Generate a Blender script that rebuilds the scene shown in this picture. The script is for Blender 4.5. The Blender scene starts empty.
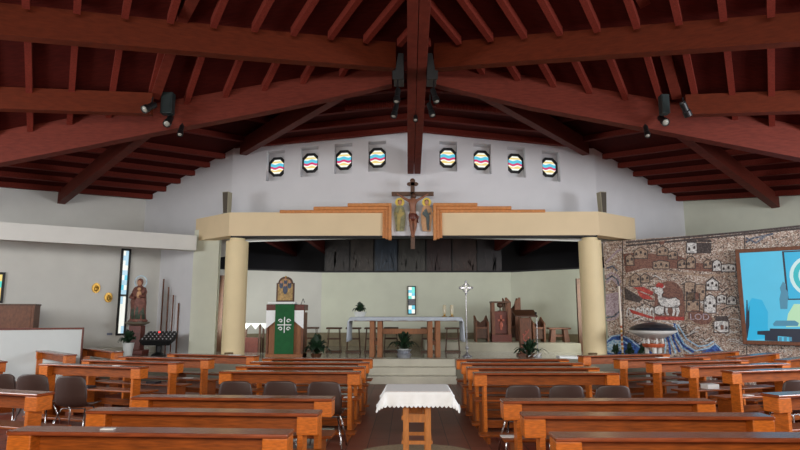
import bpy, bmesh, math, random
from mathutils import Vector, Matrix, Euler
random.seed(7)
SC = bpy.context.scene
COL = SC.collection

# ------------------------------------------------------------------ camera, world, light, exposure
FPX = 577.0
HC = 1.7
pitch = math.atan(87/FPX); yaw = math.radians(0.79)
cam_d = bpy.data.cameras.new('camera'); cam = bpy.data.objects.new('camera', cam_d); COL.objects.link(cam)
cam_d.sensor_width = 36; cam_d.lens = 36*FPX/800; cam_d.clip_start = 0.05; cam_d.clip_end = 200
cam.location = (0, 0, HC); cam.rotation_euler = (math.pi/2+pitch, 0, yaw)
SC.camera = cam
SC.view_settings.view_transform = 'Standard'; SC.view_settings.look = 'None'
SC.view_settings.gamma = 1; SC.view_settings.use_curve_mapping = False
SC.view_settings.exposure = 0.0

wd = bpy.data.worlds.new('world'); SC.world = wd; wd.use_nodes = True
bg = wd.node_tree.nodes['Background']; bg.inputs[0].default_value = (0.80, 0.88, 1.0, 1); bg.inputs[1].default_value = 0.10

def area(name, loc, target, sx, sy, power, color=(1, 1, 1)):
    l = bpy.data.lights.new(name, 'AREA'); l.shape = 'RECTANGLE'; l.size = sx; l.size_y = sy; l.energy = power; l.color = color
    o = bpy.data.objects.new(name, l); COL.objects.link(o); o.location = loc
    o.rotation_euler = (Vector(target)-Vector(loc)).to_track_quat('-Z', 'Y').to_euler()
    return o
area('daylight_rear_windows', (0, -4.4, 3.9), (0, 7, 0.7), 8, 1.8, 860, (1.0, 0.95, 0.88))
area('daylight_left_windows', (-11.3, 6.5, 3.1), (0, 12.5, 2.0), 9, 1.8, 820, (0.95, 0.97, 1.0))
area('daylight_right_windows', (11.3, 6.5, 3.1), (0, 12.5, 2.0), 9, 1.8, 1220, (0.90, 0.93, 1.0))
area('chancel_left_fill', (-5.3, 16.5, 2.0), (1, 19.8, 1.2), 1.4, 1.8, 62, (0.97, 1.0, 0.92))  # added fill lamp behind the left column, brightens the chancel walls
area('chancel_right_fill', (5.4, 16.5, 2.0), (-1, 19.8, 1.2), 1.4, 1.8, 58, (0.97, 1.0, 0.9))  # matching fill added behind the right column, no known source there

# ------------------------------------------------------------------ measuring helpers: sight line of a pixel met with a real plane
RM = Euler((math.pi/2+pitch, 0, yaw)).to_matrix()
C0 = Vector((0, 0, HC))
def ray(px, py): return RM @ Vector(((px-400)/FPX, (225-py)/FPX, -1))
def atY(px, py, Y): r = ray(px, py); return C0 + r*(Y/r.y)
def atZ(px, py, z): r = ray(px, py); return C0 + r*((z-HC)/r.z)
class Wall:
    """vertical plane through two plan points; u runs a->b"""
    def __init__(s, a, b):
        s.a = Vector((a[0], a[1], 0)); s.b = Vector((b[0], b[1], 0)); s.u = (s.b-s.a).normalized()
        s.n = Vector((s.u.y, -s.u.x, 0))
        if s.n.y > 0: s.n = -s.n
    def hit(s, px, py, off=0.0):
        r = ray(px, py); t = (s.a + s.n*off - C0).dot(s.n)/r.dot(s.n); return C0 + r*t
def px_wall(px1, Y1, px2, Y2):
    a = atY(px1, 312, Y1); b = atY(px2, 312, Y2); return Wall(a, b)

# ------------------------------------------------------------------ materials
def lin(c):
    return tuple(((x/255)/12.92 if x/255 <= 0.04045 else (((x/255)+0.055)/1.055)**2.4) for x in c)+(1,)
MATS = {}
def mat(name, rgb, rough=0.6, noise=0.0, scale=8.0, stretch=(1, 1, 1), metal=0.0, spec=0.5, bump=0.0, emit=0.0, rgb2=None, coat=0.0):
    m = bpy.data.materials.new(name); m.use_nodes = True; nt = m.node_tree; b = nt.nodes['Principled BSDF']
    c = lin(rgb); b.inputs['Base Color'].default_value = c; b.inputs['Roughness'].default_value = rough
    b.inputs['Metallic'].default_value = metal; b.inputs['Specular IOR Level'].default_value = spec
    b.inputs['Coat Weight'].default_value = coat; b.inputs['Coat Roughness'].default_value = 0.25
    tc = nt.nodes.new('ShaderNodeTexCoord'); mp = nt.nodes.new('ShaderNodeMapping'); mp.inputs['Scale'].default_value = stretch
    nt.links.new(tc.outputs['Object'], mp.inputs[0])
    n = nt.nodes.new('ShaderNodeTexNoise'); n.inputs['Scale'].default_value = scale; n.inputs['Detail'].default_value = 5
    nt.links.new(mp.outputs[0], n.inputs['Vector'])
    r = nt.nodes.new('ShaderNodeValToRGB'); r.color_ramp.elements[0].position = 0.32; r.color_ramp.elements[1].position = 0.68
    k = noise
    r.color_ramp.elements[0].color = lin(rgb2) if rgb2 else tuple(x*(1-k) for x in c[:3])+(1,)
    r.color_ramp.elements[1].color = tuple(min(1, x*(1+k*0.6)) for x in c[:3])+(1,)
    nt.links.new(n.outputs[0], r.inputs[0]); nt.links.new(r.outputs[0], b.inputs['Base Color'])
    if bump:
        bp = nt.nodes.new('ShaderNodeBump'); bp.inputs['Strength'].default_value = bump; bp.inputs['Distance'].default_value = 0.01
        nt.links.new(n.outputs[0], bp.inputs['Height']); nt.links.new(bp.outputs[0], b.inputs['Normal'])
    if emit:
        nt.links.new(r.outputs[0], b.inputs['Emission Color']); b.inputs['Emission Strength'].default_value = emit
    MATS[name] = m
    return m
pew_wood = mat('pew_wood', (142, 70, 18), 0.38, 0.45, 5, (1.2, 14, 14), spec=0.35, bump=0.05, coat=0.08)
pew_end = mat('pew_end_grain_wood', (196, 104, 30), 0.4, 0.30, 6, (3, 3, 14), spec=0.35, coat=0.08)
pew_top = mat('pew_ledge_wood', (140, 68, 34), 0.24, 0.35, 5, (1.2, 14, 10), coat=0.4)
beam_wood = mat('roof_beam_wood', (98, 40, 29), 0.6, 0.20, 3, (2, 2, 12), bump=0.05, spec=0.15)
beam_front = mat('front_beam_wood', (88, 33, 13), 0.6, 0.2, 3, (2, 2, 12), bump=0.05, spec=0.15)
deck_wood = mat('roof_board_wood', (68, 19, 13), 0.8, 0.25, 3, (1, 9, 9), spec=0.1)
purlin_wood = mat('purlin_wood', (108, 42, 32), 0.7, 0.2, 4, (8, 8, 8), spec=0.1)
plaster = mat('white_plaster', (214, 213, 206), 0.9, 0.04, 2)
plaster_lav = mat('cool_white_plaster', (220, 220, 222), 0.9, 0.03, 2)
plaster_green = mat('greenish_white_plaster', (210, 213, 196), 0.9, 0.04, 2)
plaster_grey = mat('grey_plaster', (122, 124, 122), 0.9, 0.06, 2)
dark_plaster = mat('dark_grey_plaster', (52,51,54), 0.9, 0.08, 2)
cream = mat('cream_paint', (230, 208, 168), 0.75, 0.03, 2)
cream_col = mat('cream_column_paint', (234, 214, 168), 0.6, 0.04, 2)
orange_wood = mat('orange_trim_wood', (205, 134, 72), 0.5, 0.15, 5, (3, 3, 3))
altar_wood = mat('altar_wood', (148, 92, 50), 0.5, 0.2, 5, (6, 6, 1.5))
dark_wood = mat('dark_carved_wood', (84, 52, 32), 0.5, 0.3, 6, (4, 4, 2))
mid_wood = mat('brown_carved_wood', (112, 66, 40), 0.5, 0.3, 6, (4, 4, 2))
red_wood = mat('reddish_wood', (100, 42, 28), 0.45, 0.25, 6, (3, 3, 3))
table_wood = mat('honey_wood', (190, 118, 52), 0.4, 0.2, 6, (5, 5, 1.5))
white_cloth = mat('white_cloth', (246, 248, 246), 0.85, 0.03, 20)
grey_cloth = mat('grey_white_cloth', (190, 198, 206), 0.8, 0.1, 8)
green_cloth = mat('green_cloth', (20, 92, 46), 0.8, 0.12, 9)
stone = mat('pale_stone', (186, 182, 164), 0.28, 0.10, 3, bump=0.02)
stone_dark = mat('dull_stone', (118, 114, 98), 0.3, 0.16, 2)
black = mat('black_metal', (16, 17, 18), 0.45, 0.1, 5)
slate = mat('dark_green_metal', (26, 38, 38), 0.5, 0.1, 5)
frame_black = mat('black_window_frame', (18, 18, 20), 0.5)
chrome = mat('chrome', (200, 200, 200), 0.2, 0.02, 4, metal=1.0)
chair_plastic = mat('brown_plastic', (60, 40, 33), 0.42, 0.08, 4)
leaf = mat('dark_leaf', (22, 50, 26), 0.5, 0.4, 8)
pot_white = mat('white_pot', (215, 218, 215), 0.4)
foil = mat('silver_foil', (190, 195, 205), 0.3, 0.2, 20, metal=0.7)
brass = mat('brass', (196, 156, 70), 0.3, 0.1, 5, metal=0.9)
gold = mat('gold_relief', (196, 152, 66), 0.35, 0.3, 30, metal=0.6)
halo_gold = mat('gold_halo', (236, 206, 80), 0.4, 0.05, 9)
bronze = mat('crucifix_wood', (92, 62, 42), 0.5, 0.2, 8)
corpus_m = mat('carved_figure_wood', (150, 100, 74), 0.5, 0.2, 14)
silver = mat('silver_metal', (190, 190, 196), 0.3, 0.1, 6, metal=0.8)
lens_m = mat('lamp_glass', (150, 150, 140), 0.1)
paper = mat('white_paper', (235, 235, 230), 0.8)
book_dark = mat('dark_book_cover', (36, 36, 44), 0.5)
grey_panel = mat('board_white', (196, 202, 200), 0.6, 0.03, 3)
rug_m = mat('beige_rug', (168, 152, 122), 0.95, 0.2, 40)
font_white = mat('font_bowl_stone', (214, 212, 206), 0.35, 0.06, 5)
font_lid = mat('font_dark_lid', (38, 40, 48), 0.35, 0.3, 10)
font_band = mat('orange_band', (186, 92, 58), 0.5, 0.2, 12)
robe_red = mat('statue_robe', (126, 78, 66), 0.6, 0.4, 14)
robe_green = mat('statue_green', (74, 84, 70), 0.6, 0.4, 14)
skin_m = mat('painted_face', (190, 140, 110), 0.6, 0.05)
tan_robe = mat('tan_robe', (206, 160, 118), 0.7, 0.15, 14)
olive_robe = mat('olive_robe', (142, 140, 104), 0.7, 0.35, 14)
halo_pale = mat('pale_blue_halo', (205, 225, 235), 0.5)
red_glow = mat('red_votive_flame', (255, 60, 60), 0.5, emit=2.0)
votive_glass = mat('votive_cup', (150, 150, 150), 0.3, 0.1)

def tile_mat(name, c1, c2, mortar, sx, sy, rough, offs=0.5, msize=0.008, coat=0.0):
    m = bpy.data.materials.new(name); m.use_nodes = True; nt = m.node_tree; b = nt.nodes['Principled BSDF']
    tc = nt.nodes.new('ShaderNodeTexCoord'); br = nt.nodes.new('ShaderNodeTexBrick')
    mp = nt.nodes.new('ShaderNodeMapping'); nt.links.new(tc.outputs['Object'], mp.inputs[0])
    mp.inputs['Rotation'].default_value = (0, 0, math.pi/2 if sy > sx else 0)
    nt.links.new(mp.outputs[0], br.inputs['Vector'])
    br.inputs['Scale'].default_value = 1.0; br.inputs['Brick Width'].default_value = max(sx, sy); br.inputs['Row Height'].default_value = min(sx, sy)
    br.inputs['Mortar Size'].default_value = msize; br.offset = offs
    br.inputs['Color1'].default_value = lin(c1); br.inputs['Color2'].default_value = lin(c2); br.inputs['Mortar'].default_value = lin(mortar)
    n = nt.nodes.new('ShaderNodeTexNoise'); n.inputs['Scale'].default_value = 2.2; n.inputs['Detail'].default_value = 6
    nt.links.new(tc.outputs['Object'], n.inputs['Vector'])
    mx = nt.nodes.new('ShaderNodeMixRGB'); mx.blend_type = 'MULTIPLY'; mx.inputs[0].default_value = 0.45
    nt.links.new(br.outputs[0], mx.inputs[1]); nt.links.new(n.outputs[0], mx.inputs[2]); nt.links.new(mx.outputs[0], b.inputs['Base Color'])
    b.inputs['Roughness'].default_value = rough; b.inputs['Coat Weight'].default_value = coat
    return m
floor_m = tile_mat('red_brown_tiles', (150, 74, 52), (128, 60, 44), (66, 38, 32), 0.3, 0.3, 0.45, 0.0)
aisle_m = tile_mat('aisle_planks', (156, 92, 72), (126, 74, 58), (60, 36, 30), 0.26, 1.1, 0.42, 0.4, 0.006, 0.0)
marble_m = tile_mat('grey_marble_slabs', (158, 156, 146), (138, 136, 128), (96, 94, 88), 0.6, 0.6, 0.12, 0.0, 0.004, 0.3)

def mosaic_mat(name, stops, scale=42, blend=0.0):
    """tesserae: small voronoi cells coloured from a ramp, with large scale drifts of tone"""
    m = bpy.data.materials.new(name); m.use_nodes = True; nt = m.node_tree; b = nt.nodes['Principled BSDF']
    tc = nt.nodes.new('ShaderNodeTexCoord'); v = nt.nodes.new('ShaderNodeTexVoronoi'); v.inputs['Scale'].default_value = scale
    nt.links.new(tc.outputs['Object'], v.inputs['Vector'])
    sp = nt.nodes.new('ShaderNodeSeparateColor'); nt.links.new(v.outputs['Color'], sp.inputs[0])
    n = nt.nodes.new('ShaderNodeTexNoise'); n.inputs['Scale'].default_value = 1.6; n.inputs['Detail'].default_value = 3
    nt.links.new(tc.outputs['Object'], n.inputs['Vector'])
    ad = nt.nodes.new('ShaderNodeMath'); ad.operation = 'MULTIPLY_ADD'; ad.inputs[1].default_value = 0.62
    sb = nt.nodes.new('ShaderNodeMath'); sb.operation = 'MULTIPLY'; sb.inputs[1].default_value = 0.42
    nt.links.new(n.outputs[0], sb.inputs[0]); nt.links.new(sp.outputs[0], ad.inputs[0]); nt.links.new(sb.outputs[0], ad.inputs[2])
    r = nt.nodes.new('ShaderNodeValToRGB'); r.color_ramp.interpolation = 'CONSTANT'
    for i, (p, c) in enumerate(stops):
        e = r.color_ramp.elements[i] if i < 2 else r.color_ramp.elements.new(p)
        e.position = p; e.color = lin(c)
    nt.links.new(ad.outputs[0], r.inputs[0]); nt.links.new(r.outputs[0], b.inputs['Base Color']); b.inputs['Roughness'].default_value = 0.5
    bp = nt.nodes.new('ShaderNodeBump'); bp.inputs['Strength'].default_value = 0.3; bp.inputs['Distance'].default_value = 0.01
    nt.links.new(v.outputs['Distance'], bp.inputs['Height']); nt.links.new(bp.outputs[0], b.inputs['Normal'])
    return m
mos_base = mosaic_mat('mosaic_tesserae', [(0, (84, 72, 66)), (0.3, (150, 124, 106)), (0.45, (186, 168, 152)), (0.6, (160, 132, 118)), (0.72, (214, 204, 192)), (0.88, (128, 108, 102))])
mos_white = mosaic_mat('mosaic_white', [(0, (170, 168, 166)), (0.4, (212, 210, 206)), (0.7, (232, 230, 226))], 34)
mos_brown = mosaic_mat('mosaic_red_brown', [(0, (112, 74, 62)), (0.4, (134, 92, 76)), (0.7, (100, 64, 54))], 40)
mos_red = mosaic_mat('mosaic_red', [(0, (150, 40, 40)), (0.4, (176, 54, 48)), (0.7, (196, 84, 64))], 36)
mos_tan = mosaic_mat('mosaic_tan', [(0, (150, 124, 104)), (0.4, (178, 154, 132)), (0.7, (132, 108, 92))], 40)
mos_dark = mosaic_mat('mosaic_dark', [(0, (58, 48, 46)), (0.5, (76, 66, 64)), (0.8, (92, 80, 76))], 38)
mos_blue = mosaic_mat('mosaic_blue', [(0, (36, 60, 130)), (0.4, (60, 104, 176)), (0.7, (26, 44, 96))], 34)
mos_light = mosaic_mat('mosaic_pale_blue', [(0, (140, 180, 210)), (0.4, (196, 214, 226)), (0.7, (96, 160, 200))], 34)
mos_slate = mosaic_mat('mosaic_slate', [(0, (78, 88, 104)), (0.4, (120, 124, 134)), (0.7, (56, 64, 84))], 38)
mos_rose = mosaic_mat('mosaic_rose', [(0, (170, 150, 158)), (0.4, (188, 172, 178)), (0.7, (150, 128, 134))], 38)

def emit_mat(name, rgb, s=1.0):
    m = bpy.data.materials.new(name); m.use_nodes = True; nt = m.node_tree; b = nt.nodes['Principled BSDF']
    b.inputs['Base Color'].default_value = (0.02, 0.02, 0.02, 1); b.inputs['Roughness'].default_value = 0.3
    n = nt.nodes.new('ShaderNodeTexNoise'); n.inputs['Scale'].default_value = 3
    tc = nt.nodes.new('ShaderNodeTexCoord'); nt.links.new(tc.outputs['Object'], n.inputs['Vector'])
    r = nt.nodes.new('ShaderNodeValToRGB'); c = lin(rgb)
    r.color_ramp.elements[0].color = tuple(x*0.88 for x in c[:3])+(1,); r.color_ramp.elements[1].color = c
    nt.links.new(n.outputs[0], r.inputs[0]); nt.links.new(r.outputs[0], b.inputs['Emission Color']); b.inputs['Emission Strength'].default_value = s
    return m
gl_white = emit_mat('lit_glass_white', (245, 246, 236), 1.1); gl_cyan = emit_mat('lit_glass_cyan', (90, 200, 225), 1.1)
gl_pink = emit_mat('lit_glass_magenta', (214, 50, 110), 1.1); gl_yel = emit_mat('lit_glass_yellow', (240, 214, 130), 1.1)
gl_pale = emit_mat('lit_glass_pale_blue', (176, 214, 232), 1.05); gl_green = emit_mat('lit_glass_green', (120, 200, 150), 1.0)
gl_teal = emit_mat('lit_glass_teal', (90, 220, 205), 1.1)
scr_cyan = emit_mat('screen_cyan', (84, 196, 232), 0.9); scr_deep = emit_mat('screen_deep_cyan', (30, 182, 228), 0.9)
scr_teal = emit_mat('screen_teal', (20, 190, 200), 0.9); scr_yel = emit_mat('screen_pale_green', (190, 232, 190), 0.9)
scr_dark = emit_mat('screen_navy', (14, 30, 52), 0.9); scr_mid = emit_mat('screen_blue_grey', (70, 140, 170), 0.9); scr_white = emit_mat('screen_white', (210, 240, 240), 0.9)

# ------------------------------------------------------------------ mesh helpers
class MB:
    def __init__(s): s.bm = bmesh.new()
    def box(s, c, d, rz=0, M=None):
        m = Matrix.Translation(c) @ Matrix.Rotation(rz, 4, 'Z') @ Matrix.Diagonal((d[0], d[1], d[2], 1))
        if M is not None: m = M @ m
        bmesh.ops.create_cube(s.bm, size=1, matrix=m); return s
    def b2(s, a, b):
        return s.box([(a[i]+b[i])/2 for i in range(3)], [abs(b[i]-a[i]) for i in range(3)])
    def hexa(s, lo, hi):
        v = [s.bm.verts.new(p) for p in list(lo)+list(hi)]; n = len(lo)
        s.bm.faces.new(v[:n][::-1]); s.bm.faces.new(v[n:])
        for i in range(n): s.bm.faces.new((v[i], v[(i+1) % n], v[n+(i+1) % n], v[n+i]))
        return s
    def bar(s, p0, p1, w, h0, h1=None, below=False):
        """beam of vertical depth h whose underside (or top) centreline is p0-p1"""
        p0 = Vector(p0); p1 = Vector(p1); h1 = h0 if h1 is None else h1
        d = p1-p0; q = Vector((-d.y, d.x, 0)).normalized()*(w/2)
        a0, a1 = (0, h0) if not below else (-h0, 0); b0, b1 = (0, h1) if not below else (-h1, 0)
        Z = Vector((0, 0, 1))
        lo = [p0-q+Z*a0, p0+q+Z*a0, p1+q+Z*b0, p1-q+Z*b0]; hi = [p0-q+Z*a1, p0+q+Z*a1, p1+q+Z*b1, p1-q+Z*b1]
        return s.hexa(lo, hi)
    def lathe(s, prof, c=(0, 0, 0), n=20, sc=(1, 1)):
        rings = []
        for r, z in prof:
            rings.append([s.bm.verts.new((c[0]+sc[0]*r*math.cos(2*math.pi*i/n), c[1]+sc[1]*r*math.sin(2*math.pi*i/n), c[2]+z)) for i in range(n)])
        for a, b in zip(rings, rings[1:]):
            for i in range(n): s.bm.faces.new((a[i], a[(i+1) % n], b[(i+1) % n], b[i]))
        s.bm.faces.new(rings[0][::-1]); s.bm.faces.new(rings[-1]); return s
    def tube(s, pts, r, n=8, r2=None):
        pts = [Vector(p) for p in pts]; rings = []; up = Vector((0.03, 0.05, 1)).normalized()
        for k, p in enumerate(pts):
            d = (pts[min(k+1, len(pts)-1)]-pts[max(k-1, 0)]).normalized()
            a = d.cross(up)
            if a.length < 0.1: a = d.cross(Vector((1, 0, 0)))
            a.normalize(); b = d.cross(a); rr = r if r2 is None else r+(r2-r)*k/(len(pts)-1)
            rings.append([s.bm.verts.new(p+(a*math.cos(2*math.pi*i/n)+b*math.sin(2*math.pi*i/n))*rr) for i in range(n)])
        for a, b in zip(rings, rings[1:]):
            for i in range(n): s.bm.faces.new((a[i], b[i], b[(i+1) % n], a[(i+1) % n]))
        s.bm.faces.new(rings[0]); s.bm.faces.new(rings[-1][::-1]); return s
    def ball(s, c, r, sc=(1, 1, 1), u=14, v=10):
        bmesh.ops.create_uvsphere(s.bm, u_segments=u, v_segments=v, radius=r, matrix=Matrix.Translation(c) @ Matrix.Diagonal((*sc, 1))); return s
    def plate(s, pts, nrm, th):
        """polygon extruded by th along nrm"""
        nrm = Vector(nrm); lo = [Vector(p) for p in pts]; hi = [p+nrm*th for p in lo]
        v0 = [s.bm.verts.new(p) for p in lo]; v1 = [s.bm.verts.new(p) for p in hi]; n = len(lo)
        s.bm.faces.new(v0[::-1]); s.bm.faces.new(v1)
        for i in range(n): s.bm.faces.new((v0[i], v0[(i+1) % n], v1[(i+1) % n], v1[i]))
        return s
    def ribbon(s, pts, nrm, w, th):
        nrm = Vector(nrm); pts = [Vector(p) for p in pts]; L = []; R = []
        for k, p in enumerate(pts):
            d = (pts[min(k+1, len(pts)-1)]-pts[max(k-1, 0)]).normalized(); q = d.cross(nrm).normalized()*w/2
            L.append(p+q); R.append(p-q)
        for k in range(len(pts)-1): s.hexa([L[k], R[k], R[k+1], L[k+1]], [x+nrm*th for x in (L[k], R[k], R[k+1], L[k+1])])
        return s
    def quad(s, a, b, c, d):
        s.bm.faces.new([s.bm.verts.new(p) for p in (a, b, c, d)]); return s
    def build(s, name, m, parent=None, smooth=False, bevel=0.0, loc=None):
        bmesh.ops.recalc_face_normals(s.bm, faces=s.bm.faces)
        me = bpy.data.meshes.new(name); s.bm.to_mesh(me); s.bm.free()
        me.materials.append(m)
        if smooth:
            for p in me.polygons: p.use_smooth = True
        o = bpy.data.objects.new(name, me); COL.objects.link(o)
        if parent is not None: o.parent = parent
        if loc is not None: o.location = loc
        if bevel:
            b = o.modifiers.new('bevel', 'BEVEL'); b.width = bevel; b.segments = 2; b.limit_method = 'ANGLE'
        return o
def tag(o, label=None, cat=None, group=None, kind=None):
    if label: o['label'] = label
    if cat: o['category'] = cat
    if group: o['group'] = group
    if kind: o['kind'] = kind
    return o
def thing(name, label, cat, loc=(0, 0, 0), rz=0, group=None):
    o = bpy.data.objects.new(name, None); COL.objects.link(o); o.location = loc; o.rotation_euler = (0, 0, rz)
    return tag(o, label, cat, group)
def struct(o): o['kind'] = 'structure'; return o
def copy_tree(o, parent=None):
    c = o.copy(); COL.objects.link(c)
    if parent is not None: c.parent = parent
    for ch in list(o.children): copy_tree(ch, c)
    return c
def V(*a): return Vector(a)
def lerp(a, b, t): return a+(b-a)*t
def lbl(p, text): p['label'] = text; return p

# ------------------------------------------------------------------ setting: floor, platform, steps
fl = struct(MB().b2((-14, -6, -0.2), (14, 24, 0)).build('floor', floor_m))
MB().b2((-1.08, 3.6, 0.0), (1.16, 13.95, 0.006)).build('aisle_boards', aisle_m, fl)
PZ = 0.54
pl = MB()
pl.plate([(-12, 14.75, 0.0), (12, 14.75, 0.0), (12, 23.5, 0.0), (-12, 23.5, 0.0)], (0, 0, 1), PZ)
struct(pl.build('floor_chancel_platform', marble_m))
xl = atY(368, 360, 14.3).x; xr = atY(456, 360, 14.3).x
stp = MB(); stp.b2((xl, 14.1, 0), (xr, 14.76, 0.18)); stp.b2((xl, 14.42, 0.18), (xr, 14.76, 0.36)); stp.b2((xl, 14.70, 0.36), (xr, 15.1, 0.545))
struct(stp.build('trim_chancel_steps', stone, bevel=0.01))
# grey low slabs left of steps (platform edge facing)
eg = MB(); eg.b2((-12, 14.70, 0), (xl-0.001, 14.752, PZ+0.004)); eg.b2((xr+0.001, 14.70, 0), (12, 14.752, PZ+0.004)); struct(eg.build('trim_platform_edge', stone_dark))

# ------------------------------------------------------------------ chancel front: beam, columns, upper wall
YB = 15.0
bl = atY(229, 224, YB); br_ = atY(599, 224, YB)
zt = atY(400, 212, YB).z; zb = atY(400, 235.5, YB).z
el = atY(196, 224, 16.1); er = atY(635, 224, 16.1)
dl = 0.45
gL = atY(391.5, 224, YB).x; gR = atY(433, 224, YB).x
def beam_seg(pts_front, z0, z1, depth, name):
    mb = MB(); back = []
    for p in pts_front: back.append(Vector((p[0], p[1]+depth)))
    lo = [V(p[0], p[1], z0) for p in pts_front]+[V(p.x, p.y, z0) for p in back[::-1]]
    hi = [V(p.x, p.y, z1) for p in lo]
    mb.hexa(lo, hi); return mb.build(name, cream)
struct(beam_seg([(el.x, el.y), (bl.x, YB), (gL, YB)], zb, zt, dl, 'trim_beam_left'))
struct(beam_seg([(gR, YB), (br_.x, YB), (er.x, er.y)], zb, zt, dl, 'trim_beam_right'))
mb = MB().b2((gL-0.05, YB+0.06, zb-0.03), (gR+0.05, YB+dl, zt+0.02)); struct(mb.build('wall_center', plaster_lav))
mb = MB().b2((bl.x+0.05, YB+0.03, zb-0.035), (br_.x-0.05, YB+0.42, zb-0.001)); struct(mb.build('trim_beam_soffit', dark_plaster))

# upper convex wall with window recesses
def wall_pt(px):
    """plan point of the upper wall along pixel column px"""
    t = (px-413.0)/184.0
    Y = 15.5 + 1.0*abs(t)**1.6
    p = atY(px, 200, Y); return V(p.x, Y, 0)
CwL = wall_pt(231); CwR = wall_pt(597)
def ztop(px, py): # height where pixel meets upper wall
    Y = wall_pt(px).y; return atY(px, py, Y).z
topline = {231: 149.5, 265: 144, 300: 140, 340: 136, 372: 133.5, 413: 131.5, 447: 133, 482: 136, 516: 139.5, 551: 143.5, 597: 149.5}
def topy(px):
    ks = sorted(topline)
    for a, b in zip(ks, ks[1:]):
        if a <= px <= b: return topline[a]+(topline[b]-topline[a])*(px-a)/(b-a)
wins = [(274.2, 165.5), (308.4, 161.5), (342.6, 158.5), (376.8, 156.2), (448.8, 156.2), (483.3, 158.7), (517.8, 162), (552.5, 166)]
cols_px = [231]
for wx, wy in wins: cols_px += [wx-8.9, wx+8.9]
cols_px = cols_px + [400, 426, 597]; cols_px = sorted(cols_px)
mb = MB()
TH = 0.34
def wq(mb, pa, pb, za, zb_, zc, zd):
    """wall piece between plan points, bottoms za,zb and tops zc(a),zd(b)"""
    n = V(0, 1, 0)
    lo = [V(pa.x, pa.y, za), V(pb.x, pb.y, zb_), V(pb.x, pb.y+TH, zb_), V(pa.x, pa.y+TH, za)]
    hi = [V(pa.x, pa.y, zc), V(pb.x, pb.y, zd), V(pb.x, pb.y+TH, zd), V(pa.x, pa.y+TH, zc)]
    mb.hexa(lo, hi)
wininfo = []
for a, b in zip(cols_px, cols_px[1:]):
    pa, pb = wall_pt(a), wall_pt(b); w = [q for q in wins if a < q[0] < b and b-a < 18]
    TA, TB = ztop(a, topy(a))+0.25, ztop(b, topy(b))+0.25
    if not w: wq(mb, pa, pb, 3.72, 3.72, TA, TB)
    else:
        wx, wy = w[0]; zl = ztop(a, 0)*0 + atY(wx, wy+15, wall_pt(wx).y).z; zh = atY(wx, wy-15, wall_pt(wx).y).z
        wq(mb, pa, pb, 3.72, 3.72, zl, zl); wq(mb, pa, pb, zh, zh, TA, TB)
        # back of the recess
        mb.hexa([V(pa.x, pa.y+TH-0.02, zl-.01), V(pb.x, pb.y+TH-0.02, zl-.01), V(pb.x, pb.y+TH+.06, zl-.01), V(pa.x, pa.y+TH+.06, zl-.01)],
                [V(pa.x, pa.y+TH-0.02, zh+.01), V(pb.x, pb.y+TH-0.02, zh+.01), V(pb.x, pb.y+TH+.06, zh+.01), V(pa.x, pa.y+TH+.06, zh+.01)])
        wininfo.append(((pa+pb)/2+V(0, TH-0.025, 0), (zl+zh)/2+0.03, (pb-pa)))
struct(mb.build('wall_chancel_upper', plaster_lav))
# octagonal windows
for i, (c, z, d) in enumerate(wininfo):
    u = V(d.x, d.y, 0).normalized(); n = V(u.y, -u.x, 0); n = n if n.y < 0 else -n
    R = 0.31; c = V(c.x, c.y, z)
    e = thing('window_%d' % (i+1), None, None, c); e['kind'] = 'structure'
    def P(x, y, o=0): return u*x+V(0, 0, 1)*y+n*o
    octo = [(math.cos(math.radians(22.5+45*k)), math.sin(math.radians(22.5+45*k))) for k in range(8)]
    mb = MB()
    for k in range(8):
        a, b = octo[k], octo[(k+1) % 8]
        q = [P(a[0]*R, a[1]*R), P(b[0]*R, b[1]*R), P(b[0]*R*.74, b[1]*R*.74), P(a[0]*R*.74, a[1]*R*.74)]
        mb.hexa(q, [p+n*0.05 for p in q])
    mb.build('window_frame', frame_black, e)
    r = R*.76
    def hw(y):  # octagon half width at height y
        ay = abs(y); k = r*0.924; s_ = r*0.383
        return k if ay <= s_ else k-(ay-s_)
    def band(mb, f0, f1):
        N = 14; k = r*0.924
        xs = [-k+2*k*j/N for j in range(N+1)]
        top = []; bot = []
        for x in xs:
            lim = r*0.924 if abs(x) <= r*0.383 else r*0.924-(abs(x)-r*0.383)
            top.append(max(-lim, min(lim, f1(x)))); bot.append(max(-lim, min(lim, f0(x))))
        for j in range(N):
            if top[j]-bot[j] < 1e-4 and top[j+1]-bot[j+1] < 1e-4: continue
            q = [P(xs[j], bot[j]), P(xs[j+1], bot[j+1]), P(xs[j+1], top[j+1]), P(xs[j], top[j])]
            mb.hexa(q, [p+n*0.02 for p in q])
    wv = lambda x: 0.02*math.sin(x*22+i)
    specs = [(-.6, -.15, gl_white), (-.15, -.10, gl_yel), (-.10, -.06, gl_white), (-.06, .0, gl_pink), (0.0, .09, gl_cyan), (.09, .12, gl_white), (.12, .165, gl_yel), (.165, .6, gl_white)]
    for (y0, y1, m) in specs:
        mb = MB(); band(mb, (lambda x, y0=y0: y0+(wv(x) if abs(y0) < .11 else 0)), (lambda x, y1=y1: y1+(wv(x) if abs(y1) < .11 else 0)))
        if len(mb.bm.faces): mb.build('window_pane', m, e)

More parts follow.
